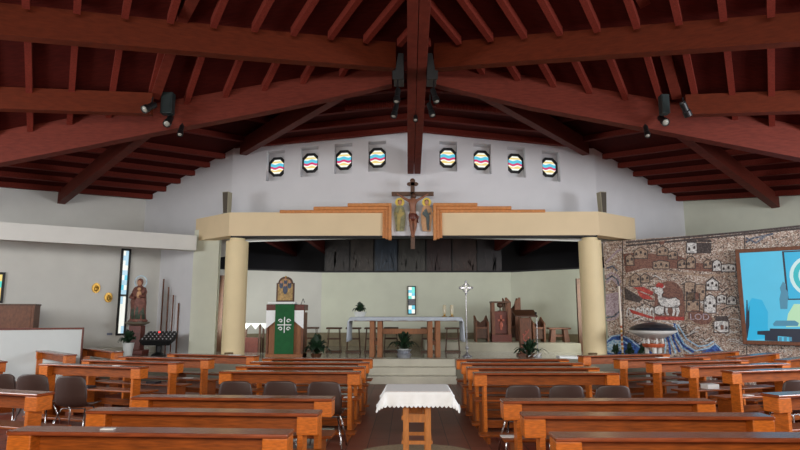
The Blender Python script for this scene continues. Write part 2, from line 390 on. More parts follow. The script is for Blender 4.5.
# columns
for nm, px, lab in (('l', 235, 'cream round column left of the altar, beside the green draped lectern'), ('r', 592.5, 'cream round column right of the altar, beside the stone mosaic')):
    p = atY(px, 300, YB+0.28)
    t = thing('column', lab, 'column', (p.x, YB+0.28, PZ))
    H = zb-PZ
    MB().lathe([(0.295, 0), (0.292, H-0.12)], n=40).build('shaft', cream_col, t, smooth=False)
    MB().lathe([(0.2, H-0.121), (0.2, H-0.04)], n=36).build('neck', cream_col, t)
for px, lab in ((228.5, 'small round basket at the foot of the left cream column'), (593, 'small round basket at the foot of the right cream column')):
    p = atY(px, 345, YB-0.3)
    tag(MB().lathe([(0.09, 0), (0.105, 0.06), (0.11, 0.15), (0.095, 0.15), (0.09, 0.03)], n=18, c=(0, 0, 0)).build('basket', mat('wicker'+str(px), (120, 98, 70), .8, .3, 30), loc=(p.x, YB-0.25, PZ+0.001)), lab, 'basket')

# side upper walls and outer upper walls
sgn_pts = {}
WLc = (-7.95, 18.2)  # plan of inner corner left
WLw = px_wall(231, CwL.y, 146, 18.2)
cl_ = WLw.hit(146, 198); cr_w = px_wall(597, CwR.y, 683, 18.2); cr_ = cr_w.hit(683, 200)
CL = V(cl_.x, cl_.y, 0); CR = V(cr_.x, cr_.y, 0)
zCL = cl_.z; zCR = cr_.z; zWL = ztop(231, 149.5); zWR = ztop(597, 149.5)
def wallseg(name, a, b, z0, za, zb_, m, th=0.2, ret=False):
    a = V(a.x, a.y, 0); b = V(b.x, b.y, 0); u = (b-a).normalized(); n = V(-u.y, u.x, 0)
    if n.y < 0: n = -n
    lo = [a+V(0, 0, z0), b+V(0, 0, z0), b+n*th+V(0, 0, z0), a+n*th+V(0, 0, z0)]
    hi = [a+V(0, 0, za), b+V(0, 0, zb_), b+n*th+V(0, 0, zb_), a+n*th+V(0, 0, za)]
    o = MB().hexa(lo, hi).build(name, m); struct(o); return o
wallseg('wall_side_left', CL, CwL, 3.3, zCL+.3, zWL+.3, plaster_lav)
wallseg('wall_side_right', CwR, CR, 3.3, zWR+.3, zCR+.3, plaster_lav)
# outer upper walls: run from the inner corner towards the viewer's side
wl_far = atY(0, 186, 15.6); wr_far = atY(800, 194, 15.6)
dirL = V(wl_far.x-CL.x, wl_far.y-CL.y, 0); dirR = V(wr_far.x-CR.x, wr_far.y-CR.y, 0)
zLf = wl_far.z; zRf = wr_far.z
PLf = CL+dirL*1.35; PRf = CR+dirR*1.35
wallseg('wall_outer_left', PLf, CL, 2.9, zCL+(zLf-zCL)*1.35+.3, zCL+.3, plaster)
wallseg('wall_outer_right', CR, PRf, 2.9, zCR+.3, zCR+(zRf-zCR)*1.35+.3, plaster_green)

# ------------------------------------------------------------------ left aisle: fascia band, wall, pier, window
bandW = px_wall(197, 15.75, 0, 13.3)
p1 = bandW.hit(197, 235.5); p2 = bandW.hit(0, 222); q1 = bandW.hit(197, 250); q2 = bandW.hit(0, 240)
far = lambda a, b, t: a+(b-a)*t
zt1, zt2, zb1, zb2 = p1.z, far(p1, p2, 1.3).z, q1.z, far(q1, q2, 1.3).z
zt2 = zt1 = (p1.z+p2.z)/2; zb2 = zb1 = (q1.z+q2.z)/2
a = V(p1.x, p1.y, 0); b = a+(V(p2.x, p2.y, 0)-a)*1.3
mb = MB(); un = bandW.n
lo = [a+V(0, 0, zb1), b+V(0, 0, zb1), b-un*0.3+V(0, 0, zb1), a-un*0.3+V(0, 0, zb1)]
mb.hexa(lo, [V(p.x, p.y, zt1) for p in lo]); struct(mb.build('trim_fascia_left', plaster))
# alcove ceiling behind the band
mb = MB(); a2 = V(CL.x+1.9, CL.y-.4, 0); 
mb.hexa([a-un*.3+V(0, 0, zt1-.08), b-un*.3+V(0, 0, zt1-.08), V(b.x, b.y+4.5, zt1-.08), V(a.x, a.y+3.2, zt1-.08)], [a-un*.3+V(0, 0, zt1), b-un*.3+V(0, 0, zt1), V(b.x, b.y+4.5, zt1), V(a.x, a.y+3.2, zt1)])
struct(mb.build('ceiling_alcove', plaster))
# alcove walls (screen lines at x = 42, 158, 190)
aw = [atY(-60, 300, 14.2), atY(42, 300, 15.6), atY(158, 300, 17.6), atY(192, 300, 16.35)]
aw = [V(p.x, p.y, 0) for p in aw]
LW = Wall(aw[1], aw[2]); LW0 = Wall(aw[0], aw[1])
wallseg('wall_left_front', aw[0], aw[1], 0, zt1-.02, zt1-.02, plaster)
wallseg('wall_left', aw[1], aw[2], 0, zt1-.02, zt1-.02, plaster)
wallseg('wall_left_return', aw[3], aw[2], 0, zt1-.02, zt1-.02, plaster_lav)
# skirting ledge
def offs(w0, w1, d0, d1, z0, z1, nm, m):
    W = Wall(w0, w1); n = W.n
    lo = [w0+n*d0, w1+n*d0, w1+n*d1, w0+n*d1]
    return struct(MB().hexa([V(p.x, p.y, z0) for p in lo], [V(p.x, p.y, z1) for p in lo]).build(nm, m))
offs(aw[1], aw[2], 0.001, 0.35, PZ, PZ+0.16, 'baseboard_left', stone)
# pier right of alcove
pr = [atY(192, 300, 16.05), atY(217.5, 300, 16.05)]
struct(MB().b2((pr[0].x, 15.98, PZ), (pr[1].x, 16.15, zt1+.2)).build('wall_pier_left', plaster_green))
# tall stained window in left wall
def wall_window(W, corners, name, panes, fw=0.05):
    """corners px: tl,tr,br,bl ; panes: list of (v0,v1,mat) from bottom"""
    P_ = [W.hit(x, y, 0.001) for x, y in corners]
    u = (P_[1]-P_[0]); u.z = 0; wdt = u.length; u.normalize()
    zt_ = (P_[0].z+P_[1].z)/2; zb_ = (P_[2].z+P_[3].z)/2; o = V(P_[0].x, P_[0].y, zb_); h = zt_-zb_
    e = thing(name, None, None, o); e['kind'] = 'structure'; n = W.n
    def rect(mb, x0, x1, z0, z1, t0, t1):
        q = [u*x0+V(0, 0, z0)+n*t0, u*x1+V(0, 0, z0)+n*t0, u*x1+V(0, 0, z1)+n*t0, u*x0+V(0, 0, z1)+n*t0]
        mb.hexa(q, [p+n*(t1-t0) for p in q])
    mb = MB(); rect(mb, 0, fw, 0, h, 0, .06); rect(mb, wdt-fw, wdt, 0, h, 0, .06); rect(mb, fw, wdt-fw, 0, fw, 0, .06); rect(mb, fw, wdt-fw, h-fw, h, 0, .06)
    for t in (panes['bars']): rect(mb, fw, wdt-fw, h*t-.02, h*t+.02, 0, .055)
    mb.build('window_frame', frame_black, e)
    for k, (v0, v1, h0, h1, m) in enumerate(panes['glass']):
        mb = MB(); iw = wdt-2*fw; ih = h-2*fw
        rect(mb, fw+iw*h0, fw+iw*h1, fw+ih*v0, fw+ih*v1, .002, .02); mb.build('window_pane', m, e)
    return e
def patch(v0, v1, cols, nx, ny, seed):
    R_ = random.Random(seed); out = []
    for j in range(ny):
        for i in range(nx):
            out.append((v0+(v1-v0)*j/ny, v0+(v1-v0)*(j+1)/ny, i/nx, (i+1)/nx, R_.choice(cols)))
    return out
wall_window(LW, [(121.5, 249), (131, 249), (126, 334.5), (116.5, 336)], 'window_9',
            {'bars': [.46], 'glass': patch(0, .44, [gl_white, gl_white, gl_pale], 2, 5, 1)+patch(.46, 1, [gl_pale, gl_pale, gl_cyan, gl_white], 2, 9, 3)}, 0.055)
wall_window(LW0, [(-22, 272), (5.5, 272), (4.5, 303), (-22, 303)], 'window_10', {'bars': [], 'glass': patch(0, 1, [gl_yel, gl_green, gl_teal, gl_yel], 5, 4, 4)}, 0.06)

# ------------------------------------------------------------------ right aisle: mosaic wall
MW = px_wall(606, 16.15, 800, 13.5)
m0 = MW.hit(606, 300); 
ztm = (MW.hit(640, 238).z+MW.hit(800, 229).z)/2
mA = V(m0.x, m0.y, 0); mE = mA+(MW.hit(800, 300)-m0)*1.35; mE.z = 0
bk = MB(); n_ = MW.n
lo = [mA, mE, mE-n_*.3, mA-n_*.3]
bk.hexa([V(p.x, p.y, 0) for p in lo], [V(p.x, p.y, ztm) for p in lo])
mosaic = struct(bk.build('wall_right_mosaic', mos_base))
mosaic['label'] = 'wall covered in stone mosaic with lamb, houses and waves'
def mpt(x, y, off=0.002): return MW.hit(x, y, off)
def mshape(name, polys, m, th=0.012, off=0.001, label=None):
    mb = MB()
    for pg in polys: mb.plate([MW.hit(x, y, off) for x, y in pg], n_, th)
    o = mb.build(name, m, mosaic)
    if label: o['label'] = label
    return o
def z8(pts): return [(600+x/5.625, 280+y/5.625) for x, y in pts]     # reading scale of my notes
def z5(pts): return [(600+x/3.46, 225+y/3.46) for x, y in pts]
def mline(name, lines, w, m, th=0.014, off=0.001):
    mb = MB()
    for ln in lines: mb.ribbon([MW.hit(x, y, off) for x, y in ln], n_, w, th)
    return mb.build(name, m, mosaic)
mshape('mosaic_dark_hill', [z5([(80, 100), (130, 95), (190, 100), (270, 105), (330, 130), (470, 150), (470, 165), (350, 160), (250, 150), (150, 150), (90, 165)])], mos_brown, .006)
mline('mosaic_road', [z5([(92, 210), (95, 190), (112, 170), (150, 160), (200, 160), (250, 163), (300, 168), (350, 174), (400, 174), (468, 168)])], 0.05, mos_tan)
mshape('mosaic_lamb_field', [z5([(195, 320), (188, 290), (190, 240), (205, 205), (235, 192), (265, 200), (285, 225), (294, 270), (292, 328), (240, 328)])], mos_brown, .010)
mshape('mosaic_red_ground', [z5([(190, 316), (292, 318), (292, 330), (188, 328)]), z5([(100, 290), (185, 318), (180, 325), (110, 305)])], mos_red, .016)
mshape('mosaic_lamb', [z5([(200, 252), (215, 250), (240, 256), (262, 252), (276, 260), (278, 275), (268, 284), (240, 284), (215, 280), (205, 270)]),
                       z5([(192, 222), (204, 216), (216, 220), (220, 232), (214, 240), (216, 262), (203, 262), (200, 240), (190, 234)]),
                       z5([(183, 216), (196, 214), (196, 220), (186, 222)]), z5([(215, 214), (224, 210), (226, 215), (216, 220)]),
                       z5([(214, 278), (222, 278), (218, 300), (224, 312), (216, 312), (210, 298)]), z5([(228, 280), (236, 280), (234, 300), (240, 312), (232, 312), (227, 300)]),
                       z5([(258, 280), (270, 276), (276, 298), (270, 316), (263, 316), (266, 298)]), z5([(250, 282), (258, 282), (262, 298), (257, 314), (250, 314), (253, 298)])], mos_white, .022)
mshape('mosaic_book', [z5([(190, 284), (205, 278), (224, 284), (222, 306), (206, 312), (188, 304)])], mos_white, .026)
mline('mosaic_book_edge', [z5([(190, 284), (205, 278), (224, 284), (222, 306), (206, 312), (188, 304), (190, 284)])], 0.02, mos_dark, .03)
mline('mosaic_lamb_outline', [z5([(276, 260), (262, 250), (240, 254), (218, 248), (216, 240), (222, 232)]), z5([(204, 268), (215, 284), (240, 287), (268, 286), (280, 275)])], 0.018, mos_dark, .026)
mshape('mosaic_red_halo', [z5([(194, 206), (204, 199), (218, 203), (222, 214), (214, 220), (207, 214), (196, 216)])], mos_red, .026)
mshape('mosaic_leaves', [z5([(128, 226), (150, 236), (172, 246), (186, 258), (150, 256), (136, 244)]), z5([(112, 216), (150, 214), (185, 232), (180, 244), (150, 232)])], mos_red, .012)
mshape('mosaic_dark_arches', [z5([(84, 215), (100, 225), (150, 255), (135, 268), (88, 258)])], mos_dark, .010)
arch = []
for k in range(6): x = 92+k*16; arch.append(z5([(x, 318), (x, 296), (x+3, 288), (x+8, 284), (x+13, 288), (x+14, 296), (x+14, 318), (x+11, 318), (x+10, 298), (x+7, 292), (x+4, 298), (x+3, 318)]))
mshape('mosaic_arcade', arch, mos_white, .014)
def house(x0, y0, x1, y1, roof=8, dome=False):
    xm = (x0+x1)/2
    if dome:
        top = [(x0, y0+roof), (x0+(xm-x0)*.3, y0+roof*.35), (xm, y0), (x1-(x1-xm)*.3, y0+roof*.35), (x1, y0+roof)]
    else: top = [(x0, y0+roof), (xm, y0), (x1, y0+roof)]
    return z5([(x0, y1)]+top+[(x1, y1)])
whites = [house(368, 180, 410, 226, 18), house(360, 240, 402, 305, 20, True), house(405, 240, 438, 270, 6), house(438, 245, 472, 276, 14, True), house(395, 330, 446, 372, 4), house(300, 60, 336, 98, 2), house(390, 120, 420, 160, 14, True), house(420, 134, 470, 162, 4)]
mshape('mosaic_white_houses', whites, mos_white, .016)
tans = [house(184, 122, 240, 152, 6), house(105, 166, 142, 212, 14), house(118, 76, 165, 116, 14), house(198, 72, 236, 106, 10), house(292, 196, 330, 262, 4), house(328, 204, 366, 262, 4), house(300, 232, 345, 300, 5), house(140, 168, 172, 200, 10), house(270, 118, 300, 150, 8), house(300, 108, 330, 150, 12, True), house(90, 100, 118, 140, 10), house(236, 90, 268, 118, 6), house(360, 118, 388, 150, 10)]
mshape('mosaic_tan_houses', tans, mos_tan, .012)
roofs = [z5([(398, 330), (404, 316), (440, 314), (446, 332)]), z5([(336, 58), (342, 50), (382, 50), (388, 60)]), z5([(336, 62), (386, 62), (384, 98), (338, 98)]), z5([(368, 196), (389, 178), (410, 196), (404, 196), (389, 184), (374, 196)]), z5([(300, 60), (302, 52), (334, 52), (336, 60)])]
mshape('mosaic_dark_roofs', roofs, mos_dark, .020)
wnd = []
R_ = random.Random(5)
for pg in whites+tans:
    xs = [p[0] for p in pg]; ys = [p[1] for p in pg]; x0, x1, y0, y1 = min(xs), max(xs), min(ys), max(ys)
    nx = 2 if x1-x0 < 12 else 3
    for k in range(nx):
        cx = x0+(x1-x0)*(k+.5)/nx; cy = y0+(y1-y0)*(.45 if k % 2 else .6); s_ = 1.1
        wnd.append([(cx-s_, cy+s_*1.4), (cx-s_, cy-s_*.4), (cx, cy-s_*1.5), (cx+s_, cy-s_*.4), (cx+s_, cy+s_*1.4)])
mshape('mosaic_house_openings', wnd, mos_dark, .020)
outl = [[p for p in pg]+[pg[0]] for pg in whites+tans]
mline('mosaic_house_outlines', outl, 0.022, mos_dark, .019)
mshape('mosaic_red_doors', [z5([(330, 236), (336, 230), (342, 236), (342, 256), (330, 256)]), z5([(418, 346), (428, 346), (428, 362), (418, 362)]), z5([(205, 58), (225, 56), (222, 66), (208, 68)])], mos_brown, .024)
mshape('mosaic_name_field', [z5([(304, 302), (320, 293), (350, 297), (378, 310), (390, 325), (376, 342), (350, 345), (326, 336), (308, 322)])], mos_brown, .014)
mline('mosaic_field_rims', [z5([(304, 302), (320, 291), (350, 295), (380, 308), (394, 326), (378, 345), (350, 349), (324, 340), (304, 324), (300, 310), (304, 302)]), z5([(392, 330), (380, 352), (440, 388), (470, 380)]), z5([(296, 340), (300, 300), (294, 262)])], 0.03, mos_tan, .018)
def text_mesh(body, size, extr):
    cu = bpy.data.curves.new('lettering', 'FONT'); cu.body = body; cu.size = size; cu.extrude = extr; cu.align_x = 'CENTER'
    o = bpy.data.objects.new('lettering', cu); COL.objects.link(o)
    dg = bpy.context.evaluated_depsgraph_get(); me = bpy.data.meshes.new_from_object(o.evaluated_get(dg)); bpy.data.objects.remove(o); return me
me = text_mesh('LOD', 0.22, 0.006); me.materials.clear(); me.materials.append(mos_white)
me.materials.clear(); me.materials.append(mos_rose)
lo_ = bpy.data.objects.new('mosaic_lettering', me); COL.objects.link(lo_); lo_.parent = mosaic
c = MW.hit(600+345/3.46, 225+328/3.46, .024); uu = (mE-mA).normalized()
lo_.matrix_world = Matrix.Translation(c) @ Matrix(((uu.x, 0, n_.x), (uu.y, 0, n_.y), (0, 1, 0))).to_4x4()
# waves
def wave(x0, x1, y, amp, ph, n=22): return [(x0+(x1-x0)*k/n, y+amp*math.sin(ph+k*.55)) for k in range(n+1)]
mshape('mosaic_sea', [z5([(20, 450), (20, 400), (50, 380), (90, 384), (130, 410), (180, 440), (210, 450)]), z5([(330, 450), (380, 430), (398, 414), (430, 444), (434, 450)])], mos_blue, .008)
mshape('mosaic_foam', [z5([(24, 440), (26, 408), (48, 396), (70, 400), (84, 420), (70, 436), (50, 446)])], mos_light, .012)
mline('mosaic_wave_lines', [z5([(20, 405), (40, 385), (70, 380), (100, 392), (140, 425)]), z5([(30, 420), (50, 402), (80, 400), (110, 420)]), z5([(262, 345), (270, 375), (290, 410), (330, 435), (380, 425), (398, 410), (430, 440)]),
      z5([(255, 350), (262, 390), (285, 425), (320, 447)]), z5([(240, 380), (250, 410), (262, 445)]), z5([(225, 385), (228, 415), (225, 445)]), z5([(270, 345), (300, 395), (340, 420), (372, 416), (395, 402)])], 0.035, mos_light, .014)
mline('mosaic_blue_wave_bands', [z5([(258, 340), (266, 382), (288, 418), (325, 440)]), z5([(250, 366), (256, 400), (276, 440)]), z5([(232, 382), (240, 412), (244, 448)]), z5([(345, 432), (380, 430), (398, 417), (425, 444)])], 0.05, mos_blue, .012)  # broad blue bands of tesserae in the wave pattern
mline('mosaic_rose_swirls', [z5([(22, 180), (40, 165), (60, 175), (72, 200)]), z5([(22, 200), (38, 185), (55, 195), (74, 230)]), z5([(22, 330), (50, 325), (74, 300)]), z5([(22, 310), (50, 305), (74, 282)]), z5([(22, 130), (40, 110), (60, 90), (76, 84)])], 0.05, mos_rose, .012)
mline('mosaic_slate_swirls', [z5([(22, 190), (42, 176), (60, 190), (70, 225)]), z5([(22, 320), (50, 316), (76, 292)]), z5([(24, 150), (44, 142), (60, 160)]), z5([(505, 60), (530, 45), (560, 40), (600, 30)]), z5([(505, 45), (540, 62), (570, 40)])], 0.045, mos_slate, .012)
mshape('mosaic_pale_left_field', [z5([(20, 240), (72, 230), (74, 290), (40, 316), (20, 310)])], mos_rose, .006)
mline('mosaic_upper_border', [z5([(90, 72), (300, 52), (500, 32), (692, 12)]), z5([(90, 60), (300, 42), (500, 24), (692, 4)])], 0.05, mos_dark, .008)
mline('mosaic_panel_joint', [[(744.5, 233), (745.5, 300), (747, 362)], [(622.5, 240), (623, 300), (623.5, 360)]], 0.02, mos_dark, .006)
# wavy contour lines that fill the field between the houses
R_ = random.Random(11); cont = []
for k in range(60):
    x0 = 90+R_.random()*360; y0 = 180+R_.random()*230; L_ = 25+R_.random()*40; a_ = R_.random()*6
    if 180 < x0 < 300 and 190 < y0 < 335: continue
    cont.append(z5([(x0+L_*j/6, y0+7*math.sin(a_+j*.6)) for j in range(7)]))
mline('mosaic_contours', cont[::2], 0.024, mos_white, .007); mline('mosaic_dark_contours', cont[1::2], 0.024, mos_dark, .006)

# ------------------------------------------------------------------ projection screen
SW = Wall(MW.a+n_*0.22, MW.b+n_*0.22)
s0 = SW.hit(737, 250); s1 = SW.hit(741, 343); su = uu
zt_s = SW.hit(737, 249.5).z; zb_s = SW.hit(741.5, 344).z
org = V((s0.x+s1.x)/2, (s0.y+s1.y)/2, zb_s); sh = zt_s-zb_s; sw = 2.75
scr = thing('projection_screen', 'wood framed screen on the mosaic wall glowing cyan with a statue picture', 'screen', org)
def srect(mb, x0, x1, z0, z1, t0, t1):
    q = [su*x0+V(0, 0, z0)+n_*t0, su*x1+V(0, 0, z0)+n_*t0, su*x1+V(0, 0, z1)+n_*t0, su*x0+V(0, 0, z1)+n_*t0]; mb.hexa(q, [p+n_*(t1-t0) for p in q]); return mb
fm = MB(); F = .09
srect(fm, 0, F, 0, sh, -.12, .03); srect(fm, sw-F, sw, 0, sh, -.12, .03); srect(fm, F, sw-F, 0, F, -.12, .03); srect(fm, F, sw-F, sh-F, sh, -.12, .03)
fm.build('screen_frame', mid_wood, scr, bevel=.008)
srect(MB(), F, sw-F, F, sh-F, -.1, 0).build('screen_surface', scr_cyan, scr)
def spix(x, y):  # screen plane coordinates of a photo pixel
    h = SW.hit(x, y); d = h-org; return (d.dot(su), d.z)
def spoly(name, pts, m, t, t0=0.0):
    mb = MB(); q = [su*a_+V(0, 0, b_)+n_*t0 for a_, b_ in pts]; mb.plate(q, n_, t); return mb.build(name, m, scr)
spoly('screen_picture_glow', [spix(x, y) for x, y in [(745, 341), (744, 310), (752, 298), (762, 300), (768, 312), (768, 338)]], scr_deep, .003)
a0 = spix(783, 252.5); b0 = spix(783.5, 300)
spoly('screen_picture_panel_edge', [(a0[0]-.02, b0[1]), (sw-F, b0[1]), (sw-F, a0[1]+.03), (a0[0]-.02, a0[1]+.03)], scr_dark, .003)
spoly('screen_picture_panel', [(a0[0]+.02, b0[1]+.03), (sw-F, b0[1]+.03), (sw-F, a0[1]), (a0[0]+.02, a0[1])], scr_deep, .003, .003)
cc = (a0[0]+.58, (a0[1]+b0[1])/2-.02)
for k, (r_, m_) in enumerate([(.50, scr_white), (.43, scr_teal), (.33, scr_white), (.27, scr_deep), (.17, scr_cyan), (.09, scr_white)]):
    pts = [(cc[0]+r_*math.cos(2*math.pi*i/28), cc[1]+min(r_, .5)*math.sin(2*math.pi*i/28)) for i in range(28)]
    pts = [(min(max(x, a0[0]+.03), sw-F-.01), min(max(y, b0[1]+.04), a0[1]-.01)) for x, y in pts]
    spoly('screen_picture_ring', pts, m_, .003, .006+.003*k)
spoly('screen_picture_yellow', [spix(x, y) for x, y in [(786, 327), (788, 314), (794, 304), (806, 304), (815, 326)]], scr_yel, .003, .003)
spoly('screen_picture_statue', [spix(x, y) for x, y in [(780.5, 309), (779.5, 299), (781, 292), (780, 288), (783, 281.5), (786, 284), (786, 289), (788.5, 293), (788, 300), (787.5, 309)]], scr_mid, .003, .03)
spoly('screen_picture_pedestal', [spix(x, y) for x, y in [(779, 311), (789, 311), (788, 314), (786, 316), (786.5, 322), (781.5, 322), (781.5, 316), (780, 314)]], scr_cyan, .003, .03)
spoly('screen_picture_flowers', [spix(x, y) for x, y in [(773, 324), (776, 320.5), (795, 320.5), (799, 323), (798, 326), (774, 326)]], scr_mid, .003, .034)
spoly('screen_picture_table', [spix(x, y) for x, y in [(757.5, 331), (770, 330.5), (770, 328.5), (812, 329), (812, 342), (790, 342), (790, 337), (778, 336), (778, 341), (765, 340.5), (765, 335), (757.5, 334.5)]], scr_dark, .003, .036)
for xx in (779, 784, 789):
    spoly('screen_picture_cloth', [spix(x, y) for x, y in [(xx, 337), (xx+3, 337), (xx+3, 341), (xx, 341)]], scr_mid, .003, .04)
spoly('screen_picture_chair', [spix(x, y) for x, y in [(745.5, 338), (746.5, 300), (747.5, 300), (748, 312), (749.5, 305), (749.5, 325), (747.5, 338)]], scr_dark, .003, .006)

# ------------------------------------------------------------------ chancel interior
YK = 20.2
k0 = atY(321.5, 290, YK); k1 = atY(511, 290, YK); s_l = atY(217, 290, 18.6); s_r = atY(582, 290, 18.6)
zk = atY(400, 272.5, YK).z
wallseg('wall_back', k0, k1, PZ, zk, zk, plaster_green)
wallseg('wall_back_left', s_l, k0, PZ, zk, zk, plaster)
wallseg('wall_back_right', k1, s_r, PZ, zk, zk, plaster_green)
KL = V(k0.x, k0.y, 0); KR = V(k1.x, k1.y, 0); SL = V(s_l.x, s_l.y, 0); SR = V(s_r.x, s_r.y, 0)
SLx = SL+(SL-KL)*.6; SRx = SR+(SR-KR)*.6
wallseg('wall_back_left_outer', SLx, SL+(KL-SL)*.0001, PZ, zk, zk, plaster)
wallseg('wall_back_right_outer', SR, SRx, PZ, zk, zk, plaster_green)
# upper dark recess
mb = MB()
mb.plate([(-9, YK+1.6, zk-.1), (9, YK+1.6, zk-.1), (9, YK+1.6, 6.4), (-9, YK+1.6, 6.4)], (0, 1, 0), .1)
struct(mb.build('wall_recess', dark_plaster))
mb = MB(); mb.plate([(-5.2, 15.95, 4.35), (5.3, 15.95, 4.35), (7.3, 18.6, 4.35), (7.3, YK+1.6, 4.35), (-7.2, YK+1.6, 4.35), (-7.2, 18.6, 4.35)], (0, 0, 1), .1); struct(mb.build('ceiling_chancel', deck_wood))
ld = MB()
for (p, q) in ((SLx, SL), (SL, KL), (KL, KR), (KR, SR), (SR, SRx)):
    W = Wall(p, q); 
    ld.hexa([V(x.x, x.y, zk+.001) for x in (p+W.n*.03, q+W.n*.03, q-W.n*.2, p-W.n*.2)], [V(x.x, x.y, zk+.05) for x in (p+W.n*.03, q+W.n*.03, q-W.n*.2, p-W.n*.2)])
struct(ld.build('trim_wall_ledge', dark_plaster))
# ceiling joists over chancel
for k, x in enumerate((-4.6, -3.2, 3.3, 4.6)):
    struct(MB().bar(V(x, 15.9, 3.98), V(x*.93, 21.7, 3.78), .16, .37, .5).build('trim_joist_%d' % (k+1), deck_wood))
# dark painted frieze of panels above back wall
fz_ = thing('painted_frieze', 'row of dark painted panels on the ledge above the back wall', 'painting', (0, YK+.06, zk+.06))
fr_m = []
frieze_cols = [(40, 36, 36), (52, 46, 42), (34, 44, 56), (50, 48, 44), (44, 28, 28), (48, 32, 28), (38, 32, 36)]
fx = [325, 350, 374, 398, 426, 452, 477, 502]
for k in range(7):
    a_ = atY(fx[k], 260, YK+.1).x; b_ = atY(fx[k+1], 260, YK+.1).x
    w_ = b_-a_-.05; h_ = 1.12
    pm = mat('frieze_paint_%d' % k, frieze_cols[k], .5, .5, 3.0, (1, 1, .5))
    cxp = (a_+b_)/2; t = MB().b2((-w_/2, -.02, 0), (w_/2, .02, h_)).build('painted_panel', pm, fz_, loc=(cxp, 0, 0))
    MB().b2((-w_/2-.025, -.035, 0), (-w_/2, .03, h_)).build('divider', black, t)
    R_ = random.Random(k); mb = MB()
    mb.b2((-w_*.42, -.024, .02), (w_*.42, -.0205, .07))
    for j in range(8):
        x = (R_.random()-.5)*w_*.8; hh = .3+R_.random()*.5
        mb.ribbon([V(x, -.021, .02), V(x+R_.uniform(-.08, .08), -.021, hh*.5), V(x+R_.uniform(-.15, .15), -.021, hh)], (0, -1, 0), .03+.03*R_.random(), .006)
    mb.build('painted_forms', mat('frieze_form_%d' % k, [min(255, c+16) for c in frieze_cols[k]], .6, .3), t)
# wainscot and raised bench step along back walls
for nm, p, q in (('trim_wainscot_back', KL, KR), ('trim_wainscot_left', SL, KL), ('trim_wainscot_right', KR, SR)):
    W = Wall(p, q); n = W.n
    lo = [p+n*.001, q+n*.001, q+n*.03, p+n*.03]
    struct(MB().hexa([V(x.x, x.y, PZ) for x in lo], [V(x.x, x.y, PZ+.46) for x in lo]).build(nm, mat(nm, (134, 122, 96), .5, .15)))
# raised dais, back right
rd = MB(); 
x0 = atY(425, 345, 17.9).x; x1 = atY(578, 345, 17.3).x
rd.hexa([V(x0, 17.9, PZ), V(x1, 17.0, PZ), V(x1, 19.3, PZ), V(x0, 20.1, PZ)], [V(x0, 17.9, PZ+.26), V(x1, 17.0, PZ+.26), V(x1, 19.3, PZ+.26), V(x0, 20.1, PZ+.26)])
struct(rd.build('floor_dais', stone))
DZ = PZ+.262
# centre stained window
wall_window(Wall(KL, KR), [(407.5, 286), (415.8, 286), (415.8, 314.5), (407.5, 314.5)], 'window_11', {'bars': [], 'glass': patch(.55, 1, [gl_teal, gl_cyan, gl_white, gl_teal], 2, 4, 9)+[(.3, .55, 0, 1, scr_dark)]+patch(0, .3, [gl_cyan, gl_white, gl_teal], 2, 2, 8)}, .035)
# dark door edges
struct(MB().b2((atY(214, 300, 17.3).x, 17.3, PZ), (atY(223, 300, 17.3).x, 17.42, PZ+2.25)).build('door_1', dark_wood))
struct(MB().b2((atY(577.5, 300, 17.3).x, 17.3, PZ), (atY(590, 300, 17.3).x, 17.42, PZ+2.15)).build('door_2', dark_wood))

# ------------------------------------------------------------------ roof
X0 = 0.14
hubz = atY(413, 86, 10.9).z
HUB = V(X0, 10.9, hubz)
ZD = 0.66   # beam depth
def P3(px, py, Y): return atY(px, py, Y)
def poly_beam(name, label, pts, w, h, m=beam_wood, group=None):
    mb = MB(); rings = []
    for k, p in enumerate(pts):
        d = pts[min(k+1, len(pts)-1)]-pts[max(k-1, 0)]; q = V(-d.y, d.x, 0).normalized()*(w/2)
        rings.append([mb.bm.verts.new(x) for x in (p-q, p+q, p+q+V(0, 0, h), p-q+V(0, 0, h))])
    for a_, b_ in zip(rings, rings[1:]):
        for i in range(4): mb.bm.faces.new((a_[i], a_[(i+1) % 4], b_[(i+1) % 4], b_[i]))
    mb.bm.faces.new(rings[0]); mb.bm.faces.new(rings[-1][::-1])
    o = mb.build(name, m); tag(o, label, 'beam', group); return o
AL = [P3(392, 86, 10.9), P3(330, 100, 10.9), P3(265, 113.5, 10.9), P3(155, 134.5, 10.9), P3(0, 165, 10.9), P3(-120, 188, 10.9)]
AR = [P3(434, 86, 10.9), P3(485, 98, 10.9), P3(530, 108.5, 10.9), P3(672, 135, 10.9), P3(800, 160, 10.9), P3(920, 183, 10.9)]
poly_beam('roof_beam', 'long arched beam sloping down to the left behind the left spotlights', AL, .22, ZD)
poly_beam('roof_beam', 'long arched beam sloping down to the right behind the right spotlights', AR, .22, ZD)
NL = AL[3].copy(); NR = AR[3].copy()
BL = [P3(394, 70, 10.35), P3(270, 60.5, 9.5), P3(0, 37, 8.0), P3(-110, 26, 7.4)]
BR = [P3(436, 70, 10.35), P3(530, 62.5, 9.6), P3(800, 44, 8.0), P3(900, 38, 7.4)]
BH = .52
poly_beam('roof_beam', 'front left beam rising overhead from the centre to the upper left corner', BL, .2, BH, beam_front)
poly_beam('roof_beam', 'front right beam rising overhead from the centre to the upper right corner', BR, .2, BH, beam_front)
CLb = [P3(152, 115, 10.3), P3(0, 110, 9.7), P3(-100, 107, 9.3)]; CRb = [P3(686, 116, 10.3), P3(800, 112.5, 9.8), P3(900, 110, 9.4)]
poly_beam('roof_beam', 'short horizontal beam at left meeting the arched beam at the spotlights', CLb, .18, .40, beam_front)
poly_beam('roof_beam', 'short horizontal beam at right meeting the arched beam at the spotlights', CRb, .18, .38, beam_front)
